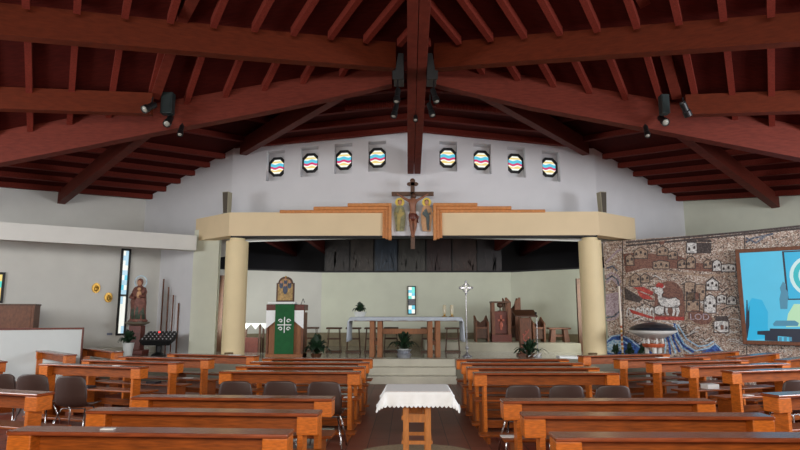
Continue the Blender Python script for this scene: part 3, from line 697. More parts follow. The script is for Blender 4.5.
# ridge beam pair
r1 = P3(414, 174, 15.2); r0 = P3(419, 2, 7.9)
rd_ = (r0-r1); rend = r1+rd_*1.9
rt = thing('roof_ridge_beam', 'double timber ridge beam overhead running towards the crucifix', 'beam')
MB().bar(r1+V(-.09, 0, 0), rend+V(-.09, 0, 0), .17, .62).build('timber', beam_wood, rt, bevel=.01)
MB().bar(r1+V(.09, 0, 0), rend+V(.09, 0, 0), .17, .62).build('timber', beam_wood, rt, bevel=.01)
# D beams hub -> chancel corner
DL = [P3(340, 99, 11.5), P3(243, 155, CwL.y-.25)]; DR = [P3(484, 98, 11.5), P3(586, 155, CwR.y-.25)]
poly_beam('roof_beam', 'diagonal beam landing on the wall left of the octagonal windows', DL, .2, .44)
poly_beam('roof_beam', 'diagonal beam landing on the wall right of the octagonal windows', DR, .2, .44)
WoL = Wall(PLf, CL); WoR = Wall(CR, PRf)
eL = WoL.hit(61, 204, .0); eR = WoR.hit(776, 208, .0)
poly_beam('roof_beam', 'diagonal beam landing on the left outer wall above the white band', [NL+V(-.1, .1, .1), eL], .2, .36)
poly_beam('roof_beam', 'diagonal beam landing on the right outer wall above the mosaic', [NR+V(.1, .1, .1), eR], .2, .36)
# deck boards as ruled surfaces + purlins
UP = V(0, 0, 1)
ceil = MB(); purl = []
def ruled(A0, A1, B0, B1, n, w=.12, h=.16, skip0=False, ext=0, name='purlin', first=0.5):
    """strip surface between edge A (A0->A1) and edge B (B0->B1); purlins join the two edges, undersides below the boards"""
    N = 8
    for k in range(N):
        for j in range(1):
            ceil.hexa([lerp(A0, A1, k/N), lerp(A0, A1, (k+1)/N), lerp(B0, B1, (k+1)/N), lerp(B0, B1, k/N)],
                      [p+UP*.06 for p in (lerp(A0, A1, k/N), lerp(A0, A1, (k+1)/N), lerp(B0, B1, (k+1)/N), lerp(B0, B1, k/N))])
    for k in range(n):
        t = (k+first)/n; a_ = lerp(A0, A1, t); b_ = lerp(B0, B1, t)
        purl.append((name, a_, b_, w, h))
# wall line tops
cwlT = V(CwL.x, CwL.y+.05, zWL+.02); cwrT = V(CwR.x, CwR.y+.05, zWR+.02)
clT = V(CL.x, CL.y, zCL+.0); crT = V(CR.x, CR.y, zCR+.0)
wlT = WoL.hit(61, 190.5); wrT = WoR.hit(776, 193.5)
lfT = V(PLf.x, PLf.y, zCL+(zLf-zCL)*1.35); rfT = V(PRf.x, PRf.y, zCR+(zRf-zCR)*1.35)
wcT = V(X0, 15.6, ztop(413, 131.5)+.03)
hubT = HUB+UP*(ZD+.02); NLT = NL+UP*(ZD+.02); NRT = NR+UP*(ZD+.02); ALT = AL[-1]+UP*(ZD+.02); ART = AR[-1]+UP*(ZD+.02)
def plane3(a_, b_, c_):
    n = (b_-a_).cross(c_-a_); return lambda x, y: a_.z-(n.x*(x-a_.x)+n.y*(y-a_.y))/n.z
for (cw, cT, fT, AT, sg) in ((cwlT, clT, lfT, ALT, -1), (cwrT, crT, rfT, ART, 1)):
    f = plane3(cT, cw, fT)
    def on(x, y): return V(x, y, f(x, y))
    # the whole rear side bay is one plane, carried past the frame and closed down to the arched beam
    outer = [cT, cw, on(X0, 15.7), on(X0, 10.96), on(AT.x*1.15, 10.96), on(fT.x, fT.y)]
    ceil.plate(outer if sg > 0 else outer[::-1], UP, .06)
    ceil.hexa([V(X0, 10.96, 6.5), V(AT.x*1.15, 10.96, 4.4), V(AT.x*1.15, 11.02, 4.4), V(X0, 11.02, 6.5)], [on(X0, 10.96), on(AT.x*1.15, 10.96), on(AT.x*1.15, 11.02), on(X0, 11.02)])
    dd = V(fT.x-cT.x, fT.y-cT.y, 0).normalized()
    starts = [lerp(cT, cw, (k+.45)/6) for k in range(6)]+[on(cw.x+(X0-cw.x)*t, cw.y+(13.2-cw.y)*t) for t in (.12, .3, .48, .66, .84)]
    for st_ in starts:
        L_ = min((st_.y-11.05)/-dd.y, 9.0); 
        # stop short of the outer wall line side as well
        en = on(st_.x+dd.x*L_, st_.y+dd.y*L_)
        purl.append(('purlin', V(st_.x, st_.y, f(st_.x, st_.y)), en, .15, .15))
    ruled(wcT, hubT+V(0, .02, .01), cw, hubT, 5, .13, .15)
# front bays
BLT = BL[-1]+UP*(BH+.02); BRT = BR[-1]+UP*(BH+.02)
hubF = V(X0, 10.4, BL[0].z+BH+.02)
for (A_, NT, AT, BT, sg) in ((AL, NLT, ALT, BLT, -1), (AR, NRT, ART, BRT, 1)):
    f1 = plane3(hubF, BT, AT); dr = V(.6*sg, 1, 0)
    f2 = plane3(hubF, BT, BT-dr*6+UP*1.0)
    def q4(*ps): ceil.hexa(list(ps), [p+UP*.06 for p in ps])
    hA = V(X0, 10.84, hubT.z)
    edge1 = [V(x, 10.8, f1(x, 10.8)) for x in (X0, NT.x, AT.x)]
    q4(hubF, edge1[1], edge1[2], BT); ceil.plate([hubF, edge1[1], V(X0, 10.8, f1(X0, 10.8))], UP, .06)
    q4(edge1[0], edge1[1], NT, hA); q4(edge1[1], edge1[2], AT, NT)
    far_ = BT-dr*8.5; far_.z = f2(far_.x, far_.y); rg = V(X0, far_.y, f2(X0, far_.y))
    q4(hubF, BT, far_, rg)
    out_ = V(sg*16, BT.y, BT.z-.4); q4(BT, AT, V(sg*16, AT.y, AT.z-.8), out_); q4(BT, out_, V(sg*16, far_.y, far_.z), far_)
    n = 12
    for k in range(n):
        b_ = lerp(hubF, BT, (k+.6)/n); a_ = b_+dr*(10.78-b_.y); a_.z = f1(a_.x, a_.y); b_.z = f1(b_.x, b_.y)
        if abs(b_.x) < 9: purl.append(('rafter', b_+dr*.12, a_, .1, .15))
        t_ = min(7.0, abs(b_.x-X0)/.6); c_ = b_-dr*t_; c_.z = f2(c_.x, c_.y)
        purl.append(('rafter', b_-dr*.12, c_, .1, .15))
cl = struct(ceil.build('ceiling', deck_wood))
for (nm, a_, b_, w_, h_) in purl:
    if (b_-a_).length < .25: continue
    MB().bar(a_-UP*h_, b_-UP*h_, w_, h_-.003).build(nm, purlin_wood, cl)
# F rafters
for (N_, s_) in ((0, 1), (1, 1)):
    if N_ == 0: a_, b_ = P3(155, 99, 10.4), P3(172, 50, 9.25); c_, d_ = P3(181, 24, 8.9), P3(196, -6, 7.9)
    else: a_, b_ = P3(677, 99, 10.4), P3(664, 50, 9.25); c_, d_ = P3(655, 24, 8.9), P3(639, -6, 7.9)
    side = 'left' if N_ == 0 else 'right'
    poly_beam('roof_rafter', 'heavy slanting rafter dropping to the %s spotlights, below the front beam' % side, [a_, b_], .17, .2)
    poly_beam('roof_rafter', 'heavy slanting rafter hung above the front beam over the %s spotlights' % side, [c_, d_], .17, .2)

# ribbed duct behind the hub
for side, pa, pb in (('left', (345, 107), (395, 104)), ('right', (436, 104), (505, 110))):
    a_ = P3(pa[0], pa[1], 12.6); b_ = P3(pb[0], pb[1], 12.6); n = 46; mb = MB(); pts = []
    L_ = (b_-a_).length; q = (b_-a_).to_track_quat('Z', 'Y').to_matrix().to_4x4()
    prof = []
    for i in range(n+1): prof.append((.085 if i % 2 else .072, L_*i/n))
    mb.lathe(prof, n=14); bmesh.ops.transform(mb.bm, matrix=Matrix.Translation(a_) @ q, verts=mb.bm.verts)
    tag(mb.build('ribbed_duct', purlin_wood), 'ribbed dark red tube under the roof %s of the ridge beam' % side, 'duct')

# outer nave walls (outside the frame, close the room)
struct(MB().b2((-12.2, -5, 0), (-12, 13, 4.6)).build('wall_nave_left', plaster))
struct(MB().b2((12, -5, 0), (12.2, 13, 4.6)).build('wall_nave_right', plaster))
struct(MB().b2((-12, -5.2, 0), (12, -5, 7.5)).build('wall_nave_rear', plaster))

# ------------------------------------------------------------------ orange wooden mouldings on the beam
yf = YB-.001
for side in (-1, 1):
    t = thing('stepped_moulding', 'orange wood stepped moulding on the beam, %s of the crucifix' % ('left' if side < 0 else 'right'), 'moulding', (0, YB, 0))
    def X(px): return atY(px, 210, YB).x
    def Zp(py): return atY(413, py, YB).z
    if side < 0: inner = [391.7, 388.6, 385.6]; outer = [348, 314, 280]; vin = [388.6, 385.6, 382.6]
    else: inner = [433, 436, 439]; outer = [477, 511, 545]; vin = [436, 439, 442]
    tops = [204, 207, 210]; bots = [207, 210, 212.8]
    for k in range(3):
        xo, xi = X(outer[k]), X(inner[k]); xv = X(vin[k])
        mb = MB(); dy = -.15+.05*k; zb0 = Zp(240.5)+.03*k
        za_, zb_2 = Zp(tops[k]), Zp(bots[k])
        mb.b2((min(xo, xi), dy, zb_2-.004), (max(xo, xi), -.002, za_))
        mb.b2((min(xi, xv), dy, zb0), (max(xi, xv), -.002, zb_2))
        mb.build('strip', orange_wood, t, bevel=.014)

# ------------------------------------------------------------------ skin figure helper
def skin_fig(name, verts, edges, radii, m, parent, sub=2, root=0):
    me = bpy.data.meshes.new(name); me.from_pydata([tuple(v) for v in verts], edges, [])
    o = bpy.data.objects.new(name, me); COL.objects.link(o); o.parent = parent
    sk = o.modifiers.new('skin', 'SKIN'); sk.use_smooth_shade = True
    sv = me.skin_vertices[0].data
    for i, r in enumerate(radii): sv[i].radius = (r, r) if not isinstance(r, tuple) else r
    sv[root].use_root = True
    s_ = o.modifiers.new('sub', 'SUBSURF'); s_.levels = sub; s_.render_levels = sub
    me.materials.append(m); return o

# ------------------------------------------------------------------ crucifix
yc = YB+.028
cz0 = atY(413, 249, yc).z; cz1 = atY(413, 179, yc).z; cx = atY(412.7, 210, yc).x; Hc = cz1-cz0
cr = thing('crucifix', 'wooden crucifix hung at the centre of the cream beam', 'crucifix', (cx, yc, cz0))
arm_z = atY(413, 194, yc).z-cz0; half = (atY(434, 194, yc).x-atY(392, 194, yc).x)/2
mb = MB(); mb.b2((-.055, -.03, 0), (.055, .03, Hc-.03)); mb.b2((-half, -.03, arm_z-.055), (half, .03, arm_z+.055))
mb.b2((-.11, -.03, Hc-.19), (.11, .03, Hc-.09)); mb.ball((0, 0, Hc-.05), .07, (1, .5, 1)); mb.ball((-.11, 0, Hc-.14), .045, (1, .6, 1)); mb.ball((.11, 0, Hc-.14), .045, (1, .6, 1))
mb.build('cross', bronze, cr, bevel=.008)
sz = arm_z-.13; yy = -.09
vs = [(0, yy, sz-.47), (0, yy-.01, sz-.33), (0, yy-.02, sz-.17), (0, yy-.01, sz-.08), (.015, yy-.03, sz-.02), (.03, yy-.05, sz+.04),
      (.1, yy, sz-.07), (.27, yy+.02, sz+.03), (.42, yy+.04, sz+.13), (-.1, yy, sz-.07), (-.27, yy+.02, sz+.03), (-.42, yy+.04, sz+.13),
      (.055, yy, sz-.52), (.07, yy-.07, sz-.75), (.02, yy, sz-.98), (.015, yy-.04, sz-1.05), (-.055, yy, sz-.52), (-.045, yy-.08, sz-.76), (-.02, yy, sz-.98), (-.012, yy-.04, sz-1.05)]
es = [(0, 1), (1, 2), (2, 3), (3, 4), (4, 5), (3, 6), (6, 7), (7, 8), (3, 9), (9, 10), (10, 11), (0, 12), (12, 13), (13, 14), (14, 15), (0, 16), (16, 17), (17, 18), (18, 19)]
rr = [.085, .075, .095, .07, .035, .05, .045, .03, .02, .045, .03, .02, .065, .045, .028, .02, .065, .045, .028, .02]
skin_fig('carved_figure', vs, es, rr, corpus_m, cr)
MB().ball((.035, yy-.045, sz+.055), .068, (1, 1, 1.15)).build('hair', dark_wood, cr, smooth=True)
mb = MB(); mb.lathe([(.105, -.62), (.12, -.52), (.105, -.43), (.1, -.41)], c=(0, yy, sz), sc=(1, .8)); mb.tube([(.08, yy-.06, sz-.45), (.14, yy-.07, sz-.52), (.12, yy-.06, sz-.66)], .03); mb.build('loincloth', red_wood, cr, smooth=True)

# ------------------------------------------------------------------ two painted saints
def saint(px, label, robe, under, lean, halo_px):
    base = atY(px, 231.5, YB+.02); top = atY(px, 198, YB+.02); H = top.z-base.z
    t = thing('painted_saint', label, 'painted figure', (base.x, YB+.035, base.z+.005))
    N = (0, -1, 0); s = H/.88
    def fp(pts): return [V(x*s*lean, -.0, z*s) for x, z in pts]
    MB().plate(fp([(-.09, 0), (.11, 0), (.15, .2), (.16, .45), (.12, .62), (.06, .68), (-.05, .68), (-.12, .6), (-.15, .45), (-.11, .2)]), N, .03).build('robe', robe, t)
    MB().plate(fp([(-.05, .02), (.0, .02), (.03, .35), (.08, .55), (.02, .6), (-.06, .4)]), N, .045).build('inner_robe', under, t)
    MB().plate(fp([(.0, .42), (.1, .52), (.13, .45), (.04, .36), (-.08, .5), (-.1, .44)]), N, .055).build('sleeves', under, t)
    mb = MB(); mb.lathe([(.12*s, 0), (.12*s, .02)], n=24); bmesh.ops.rotate(mb.bm, verts=mb.bm.verts, matrix=Matrix.Rotation(math.pi/2, 3, 'X')); bmesh.ops.translate(mb.bm, verts=mb.bm.verts, vec=(.01*lean, -.005, .76*s)); mb.build('halo', halo_gold, t)
    MB().ball((.01*lean, -.04, .755*s), .062*s, (.85, .35, 1.15)).build('head', skin_m, t, smooth=True)
    MB().ball((.01*lean, -.035, .785*s), .06*s, (.95, .35, .8)).build('hair', dark_wood, t, smooth=True)
saint(399.5, 'flat painted saint in olive robe with gold halo, left of the crucifix', olive_robe, mat('ochre_robe', (178, 160, 96), .7, .2), 1, 0)
saint(427.2, 'flat painted saint in tan robe with gold halo, right of the crucifix', tan_robe, mat('teal_sleeve', (88, 100, 98), .7, .2), -1, 0)

# ------------------------------------------------------------------ altar
ya = 15.75
xa0 = atY(350.5, 318, ya-.35).x; xa1 = atY(461, 318, ya-.35).x; za = atY(404, 317.5, ya-.4).z; xc = (xa0+xa1)/2; hwid = (xa1-xa0)/2
al = thing('altar_table', 'long wooden altar table on paired posts at the centre of the platform', 'altar', (xc, ya, PZ+.001))
ht = za-PZ
MB().b2((-hwid+.1, -.42, ht-.1), (hwid-.1, .42, ht-.012)).build('tabletop', altar_wood, al, bevel=.005)
for px in (372, 379.7, 430.2, 438):
    x = atY(px, 340, ya-.3).x-xc
    MB().b2((x-.062, -.36, 0), (x+.062, -.22, ht-.1)).build('post', altar_wood, al, bevel=.006)
    MB().b2((x-.062, .22, 0), (x+.062, .36, ht-.1)).build('post', altar_wood, al, bevel=.006)
x_0 = atY(382, 333, ya).x-xc; x_1 = atY(428, 333, ya).x-xc
MB().b2((x_0-.05, -.05, ht-.44), (x_1+.05, .05, ht-.30)).build('rail', altar_wood, al, bevel=.005)
MB().b2((atY(371, 333, ya).x-xc, -.25, .3), (atY(381, 333, ya).x-xc, .25, .4)).build('foot_rail', altar_wood, al); MB().b2((atY(429, 333, ya).x-xc, -.25, .3), (atY(439, 333, ya).x-xc, .25, .4)).build('foot_rail', altar_wood, al)
cloth = MB()
nx = 40; prof = []
dropz = .62
pts = [(-hwid-.02, -dropz)]+[(-hwid-.02+.0*k, -dropz+dropz*k/6) for k in range(1, 6)]+[(-hwid, 0)]+[(-hwid+2*hwid*k/20, .008) for k in range(1, 20)]+[(hwid, 0)]+[(hwid+.02, -dropz*k/6) for k in range(1, 7)]
ys = [-.47, -.465]+[-.44+.11*k for k in range(9)]+[.465]
grid = []
for i, (x, z) in enumerate(pts):
    row = []
    for j, y in enumerate(ys):
        zz = z; xx = x
        if z < -.01:
            xx = x+math.copysign(.035*math.sin(j*1.7)+.05*(-z), x); 
        if j == 0 and z > -.01: zz = z-.09+.006*math.sin(i*2.1)
        row.append(cloth.bm.verts.new((xx, y, ht-.004+zz)))
    grid.append(row)
for a_, b_ in zip(grid, grid[1:]):
    for j in range(len(ys)-1): cloth.bm.faces.new((a_[j], a_[j+1], b_[j+1], b_[j]))
co = cloth.build('altar_cloth', grey_cloth, smooth=True, loc=(xc, ya, PZ+.001)); tag(co, 'grey white cloth hanging down both ends of the altar table', 'altar cloth')
m_ = co.modifiers.new('solid', 'SOLIDIFY'); m_.thickness = .01; m_.offset = 1
AZ = PZ+ht+.018
def candlestick(px, lab):
    x = atY(px, 315, ya-.1).x
    t = thing('candlestick', lab, 'candlestick', (x, ya-.1, AZ))
    MB().lathe([(.07, 0), (.07, .015), (.02, .03), (.02, .05), (.045, .06)], n=16).build('base', brass, t, smooth=True)
    MB().lathe([(.042, .06), (.045, .10), (.045, .30), (.04, .31)], n=16).build('glass_tube', mat('cup_glass', (200, 190, 160), .2, .1), t, smooth=True)
candlestick(444.5, 'brass candlestick with pale glass on the altar, left of two'); candlestick(451.8, 'brass candlestick with pale glass on the altar, right of two')

def leaf_blade(mb, base, tip, w, sag=.0):
    base = Vector(base); tip = Vector(tip); d = tip-base; side = d.cross(UP)
    if side.length < 1e-3: side = V(1, 0, 0)
    side.normalize(); N = 6; L = []; R = []
    for k in range(N+1):
        t = k/N; p = base+d*t+UP*(sag*math.sin(math.pi*t)); ww = w*math.sin(math.pi*min(1, .12+t*.88))**.8*.5 if t < 1 else .002
        L.append(p+side*ww); R.append(p-side*ww+V(0, 0, -.0))
    vl = [mb.bm.verts.new(p) for p in L]; vm = [mb.bm.verts.new((a_+b_)/2-UP*w*.08) for a_, b_ in zip(L, R)]; vr = [mb.bm.verts.new(p) for p in R]
    for k in range(N): mb.bm.faces.new((vl[k], vm[k], vm[k+1], vl[k+1])); mb.bm.faces.new((vm[k], vr[k], vr[k+1], vm[k+1]))
def plant(name, lab, loc, pot_h, pot_r, h, spread, n, w, pot=pot_white, seed=0, extra=None):
    t = thing(name, lab, 'plant', loc)
    if pot_h: MB().lathe([(pot_r*.7, 0), (pot_r, pot_h*.9), (pot_r*1.06, pot_h), (pot_r*.9, pot_h), (pot_r*.85, pot_h*.8)], n=20).build('pot', pot, t, smooth=False)
    R_ = random.Random(seed); mb = MB(); st = MB()
    for k in range(n):
        a_ = 2*math.pi*k/n+R_.uniform(-.3, .3); el_ = R_.uniform(.0, 1.0); rr_ = spread*(1-.75*el_)*R_.uniform(.7, 1); zz = pot_h+h*(.25+.75*el_)*R_.uniform(.8, 1)
        b_ = V(math.cos(a_)*rr_*.35, math.sin(a_)*rr_*.35, pot_h+(zz-pot_h)*.45); tp = V(math.cos(a_)*rr_, math.sin(a_)*rr_, zz-(.2*h if el_ < .4 else 0))
        st.tube([V(0, 0, pot_h*.8+.01), b_], .006, 5); leaf_blade(mb, b_, tp, w*R_.uniform(.7, 1.1), .25*h*(1-el_))
    o = mb.build('foliage', leaf, t, smooth=True); o.modifiers.new('solid', 'SOLIDIFY').thickness = .004
    st.build('stems', leaf, t); 
    return t
p = atY(360, 312, ya-.05); plant('potted_plant', 'small dark green plant in a white bowl on the left end of the altar', (p.x, ya-.05, AZ), .13, .17, .3, .24, 34, .10, seed=1)
p = atY(404, 355, 15.3); t = plant('potted_plant', 'peace lily in a white pot wrapped in foil in front of the altar', (p.x, 15.2, PZ+.002), .22, .12, .5, .52, 40, .08, seed=2)
mb = MB(); mb.lathe([(.16, 0), (.19, .08), (.15, .14), (.2, .2), (.15, .19), (.125, .1)], n=13); mb.build('foil_wrap', foil, t)
p = atY(308, 355, 14.95); plant('monstera_plant', 'broad leaved dark plant on the platform right of the green draped lectern', (p.x+.22, 14.88, PZ+.002), .12, .14, .52, .42, 56, .17, pot=dark_wood, seed=3)
p = atY(529, 355, 15.0); t = plant('potted_plant', 'long leaved green plant with white flowers right of the steps', (p.x, 14.95, PZ+.002), .08, .1, .46, .52, 34, .11, pot=dark_wood, seed=4)
mb = MB()
for (x, z) in ((.08, .12), (.2, .16), (-.05, .1)): leaf_blade(mb, (x, -.15, .05), (x+.06, -.25, z), .07, .02)
mb.build('flowers', white_cloth, t)
R_ = random.Random(3)
for k, (px, d) in enumerate(((616, 15.0), (630, 14.97), (643, 15.0))):
    p = atY(px, 355, d); plant('leafy_plant', ['dark leafy plant beside the right cream column, leftmost of three', 'dark leafy plant below the dark lidded bowl, middle of three', 'dark leafy plant directly under the stone font, rightmost of three'][k], (p.x, d, PZ), .08, .1, .34, .17, 30, .10, pot=dark_wood, seed=10+k, extra=None)

# ------------------------------------------------------------------ ambo with green cloth + icon
yb = 15.35
x0 = atY(269, 330, yb).x; x1 = atY(305.5, 330, yb).x; xm = (x0+x1)/2; w2 = (x1-x0)/2; zt_a = atY(285, 304.5, yb-.3).z-PZ
am = thing('ambo_lectern', 'wooden lectern draped with a green cloth bearing a white cross', 'lectern', (xm, yb, PZ+.001))
MB().b2((-w2+.06, -.28, 0), (w2-.06, .22, zt_a-.15)).build('body', altar_wood, am, bevel=.01)
for sg in (-1, 1): MB().plate([(sg*(w2-.055), -.31, 0), (sg*w2, -.31, 0), (sg*w2, .25, 0), (sg*(w2-.055), .25, 0)], (0, 0, 1), zt_a-.2).build('side_post', mid_wood, am, bevel=.01)
MB().b2((-w2, -.34, 0), (w2, .28, .1)).build('base', altar_wood, am, bevel=.01)
MB().b2((-w2-.01, -.33, zt_a-.15), (w2+.01, .27, zt_a)).build('top', red_wood, am, bevel=.01)
for sg in (-1, 1):
    MB().plate([(sg*.24, -.335, zt_a-.02-.13), (sg*(w2+.005), -.335, zt_a-.02-.13), (sg*(w2+.005), -.335, zt_a-.62), (sg*.24, -.335, zt_a-.42)], (0, -1, 0), .01).build('white_cloth_flap', white_cloth, am)
gx = .245
MB().b2((-gx, -.37, .1), (gx, -.347, zt_a+.005)).build('green_cloth', green_cloth, am)
MB().b2((-gx, -.37, zt_a), (gx, .2, zt_a+.008)).build('green_cloth_top', green_cloth, am)
mb = MB(); ez = zt_a-.52
mb.b2((-.012, -.378, ez-.2), (.012, -.3705, ez+.2)); mb.b2((-.18, -.378, ez-.012), (.18, -.3705, ez+.012))
for sx_ in (-1, 1):
    for sz_ in (-1, 1):
        c = V(sx_*.1, -.3705, ez+sz_*.1)
        pts = [c+V(.055*math.cos(a_)*(1-.08*k_)*sx_, 0, .055*math.sin(a_)*(1-.08*k_)) for k_, a_ in enumerate([i*.75 for i in range(9)])]
        mb.ribbon(pts, (0, -1, 0), .022, .008)
mb.build('embroidered_cross', white_cloth, am)
MB().tube([(w2-.1, -.2, zt_a), (w2-.04, -.25, zt_a+.15), (w2+.02, -.35, zt_a+.05)], .008).build('microphone', black, am)
xi0 = atY(276.5, 290, yb).x; xi1 = atY(294.5, 290, yb).x; zi1 = atY(285, 277, yb).z
iw = (xi1-xi0)/2; ib = PZ+zt_a+.013
ic = thing('icon_stand', 'gilt framed arched icon of figures standing on the green draped lectern', 'icon', ((xi0+xi1)/2, yb, ib))
MB().b2((-.42, -.2, 0), (.3, .15, .06)).build('cushion', white_cloth, ic, bevel=.02)
ih = zi1-ib
arc = [(-iw, .062), (iw, .062), (iw, ih*.78)]+[(iw*math.cos(a_)*.82+0, ih*.78+.17*math.sin(a_)) for a_ in [math.pi*k/8 for k in range(0, 9)]]+[(-iw, ih*.78)]
MB().plate([(x, .03, z) for x, z in arc], (0, -1, 0), .05).build('icon_frame', dark_wood, ic, bevel=.006)
cen = (0, ih*.47)
MB().plate([(x*.82, -.021, cen[1]+(z-cen[1])*.86) for x, z in arc], (0, -1, 0), .006).build('icon_panel', mat('icon_gold', (176, 142, 84), .4, .5, 16), ic)
mb = MB()
for (x, z, r_) in ((0, .38, .09), (-.11, .5, .07), (.11, .5, .07), (0, .58, .06)): mb.ball((x, -.03, z), r_, (.75, .12, 1.3))
mb.build('icon_figures', mat('icon_blue', (74, 84, 104), .6, .4, 14), ic, smooth=True)
mb = MB()
for (x, z) in ((0, .5), (-.11, .58), (.11, .58), (0, .65)): mb.ball((x, -.04, z), .035, (1, .2, 1))
mb.build('icon_faces', skin_m, ic, smooth=True)
MB().ball((0, 0, ih-.0), .03).build('finial', gold, ic)

# credence table left of the ambo, with lace cloth
p0 = atY(246, 350, 17.2); p1_ = atY(268, 350, 17.2)
t = thing('credence_table', 'dark wooden side table with white lace cloth behind the left column', 'side table', ((p0.x+p1_.x)/2, 17.2, PZ+.001))
w_ = (p1_.x-p0.x)/2+.1
MB().b2((-w_, -.25, .78), (w_, .25, .82)).build('top', dark_wood, t); MB().b2((-w_+.05, -.2, 0), (w_-.35, .2, .42)).build('cupboard', red_wood, t)
for x in (-w_+.03, w_-.03, .12):
    MB().b2((x-.025, -.23, 0), (x+.025, -.18, .78)).build('leg', dark_wood, t); MB().b2((x-.025, .18, 0), (x+.025, .23, .78)).build('leg', dark_wood, t)
mb = MB(); mb.b2((-w_-.01, -.26, .821), (w_+.01, .26, .83))
for k in range(3): x = -w_+.02+(2*w_-.04)*(k+.5)/3; mb.plate([(x-.14, -.262, .825), (x+.14, -.262, .825), (x, -.262, .66)], (0, -1, 0), .006)
mb.build('lace_cloth', white_cloth, t)

# ------------------------------------------------------------------ stools
def make_stool(label):
    t = thing('stool', label, 'stool', (0, 0, 0), 0, 'stools behind the altar')
    MB().b2((-.22, -.17, .66), (.22, .17, .71)).build('seat', dark_wood, t, bevel=.01)
    for sx_ in (-1, 1):
        for sy_ in (-1, 1): MB().bar(V(sx_*.16, sy_*.12, .655), V(sx_*.2, sy_*.14, 0.04), .04, .0401).build('leg', dark_wood, t)
    mb = MB(); mb.b2((-.19, -.13, .36), (.19, -.1, .4)); mb.b2((-.19, .1, .36), (.19, .13, .4)); mb.build('stretcher', dark_wood, t)
    MB().b2((-.22, -.16, 0), (.22, .16, .045)).build('base_frame', dark_wood, t)
    return t
st = make_stool('x')
sp = [(311, 17.6, 'dark wooden stool half hidden behind the green draped lectern'), (334, 17.3, 'dark wooden stool fully in view left of the altar'), (353.5, 17.3, 'dark wooden stool behind the left hanging cloth of the altar'), (372, 17.3, 'dark wooden stool behind the left pair of altar posts'), (391, 17.5, 'dark wooden stool behind the altar, left of the peace lily'), (428, 17.5, 'dark wooden stool behind the right pair of altar posts'), (452, 17.5, 'dark wooden stool behind the right hanging cloth of the altar')]
for k, (px, Y, lab) in enumerate(sp):
    o = st if k == 0 else copy_tree(st); p = atY(px, 340, Y); o.location = (p.x, Y, PZ+.001 if p.x < x0*0+.4 else PZ+.001); o['label'] = lab
    if px > 425: o.location.y = 17.3
p0 = atY(549.5, 341, 18.0); p1_ = atY(567, 341, 18.0)
t = thing('splayed_stool', 'brown wooden stool with splayed board legs by the right back wall', 'stool', ((p0.x+p1_.x)/2, 17.9, DZ))
MB().b2((-.33, -.18, .38), (.33, .18, .43)).build('seat', mid_wood, t, bevel=.01)
for sg in (-1, 1): MB().hexa([V(sg*.14, -.15, 0), V(sg*.3, -.15, 0), V(sg*.3, .15, 0), V(sg*.14, .15, 0)], [V(sg*.12, -.13, .379), V(sg*.24, -.13, .379), V(sg*.24, .13, .379), V(sg*.12, .13, .379)]).build('leg', mid_wood, t)
MB().b2((-.2, -.02, .15), (.2, .02, .22)).build('stretcher', mid_wood, t)

# ------------------------------------------------------------------ processional cross on stand
p = atY(467, 350, 15.6); cz = atY(467, 281.5, 15.6).z-PZ; pz2 = cz-.34
t = thing('processional_cross', 'thin silver processional cross on a pole right of the altar', 'cross', (p.x, 15.6, PZ+.001))
MB().lathe([(.13, 0), (.13, .02), (.05, .04), (.03, .1), (.02, .12)], n=18).build('foot', silver, t, smooth=True)
MB().lathe([(.014, .1), (.014, pz2)], n=10).build('pole', silver, t); MB().ball((0, 0, .22), .05).build('knob', silver, t, smooth=True)
mb = MB(); c = V(0, 0, cz-.17)
mb.b2((-.015, -.012, c.z-.17), (.015, .012, c.z+.17)); mb.b2((-.16, -.012, c.z-.015), (.16, .012, c.z+.015))
for k in range(8):
    a_ = k*math.pi/4+math.pi/8; q = c+V(.1*math.cos(a_), 0, .1*math.sin(a_)); mb.ball(q, .024, (1, .6, 1), 8, 6)
for k in range(4):
    a_ = k*math.pi/2; q = c+V(.16*math.cos(a_), 0, .16*math.sin(a_)); mb.ball(q, .034, (1, .6, 1), 8, 6)
mb.tube([c+V(.105*math.cos(k*math.pi/12), 0, .105*math.sin(k*math.pi/12)) for k in range(25)], .012, 6); mb.build('cross_head', silver, t)

# ------------------------------------------------------------------ right lectern, tabernacle, throne
yl = 15.9
p = atY(525.5, 347, yl); t = thing('reading_lectern', 'dark slant-topped lectern with a carved brown front right of the altar', 'lectern', (p.x, yl, PZ+.001))
zl = atY(525, 310, yl).z-PZ
mb = MB(); mb.hexa([V(-.3, -.25, zl-.19), V(.3, -.25, zl-.19), V(.3, .22, zl-.03), V(-.3, .22, zl-.03)], [V(-.3, -.25, zl-.15), V(.3, -.25, zl-.15), V(.3, .22, zl+.01), V(-.3, .22, zl+.01)]); mb.build('book_rest', dark_wood, t, bevel=.008)
MB().b2((-.15, -.1, .06), (.15, .1, zl-.2)).build('body', mid_wood, t, bevel=.01); MB().b2((-.22, -.16, 0), (.22, .16, .06)).build('base', mid_wood, t)
mb = MB(); R_ = random.Random(8)
mb.ribbon([V(.07*math.sin(k*.9), -.1005, .15+k*.06) for k in range(10)], (0, -1, 0), .03, .012)
for k in range(7): mb.ball((.08*math.sin(k*2.1), -.105, .16+k*.08), .025, (1, .3, 1), 8, 6)
mb.build('carving', mat('pale_red_carving', (168, 84, 64), .5, .3, 14), t)
p = atY(538, 347, 15.4); t = thing('microphone_stand', 'thin microphone stand beside the dark slant-topped lectern', 'microphone stand', (p.x, 15.45, PZ+.001))
MB().lathe([(.1, 0), (.1, .015), (.012, .03), (.01, 1.0)], n=14).build('stand', silver, t); mb = MB(); mb.tube([(0, 0, 1.0), (-.02, -.03, 1.1)], .008); mb.ball((-.025, -.04, 1.13), .03); mb.build('microphone', black, t)
p = atY(500, 345, 18.3)
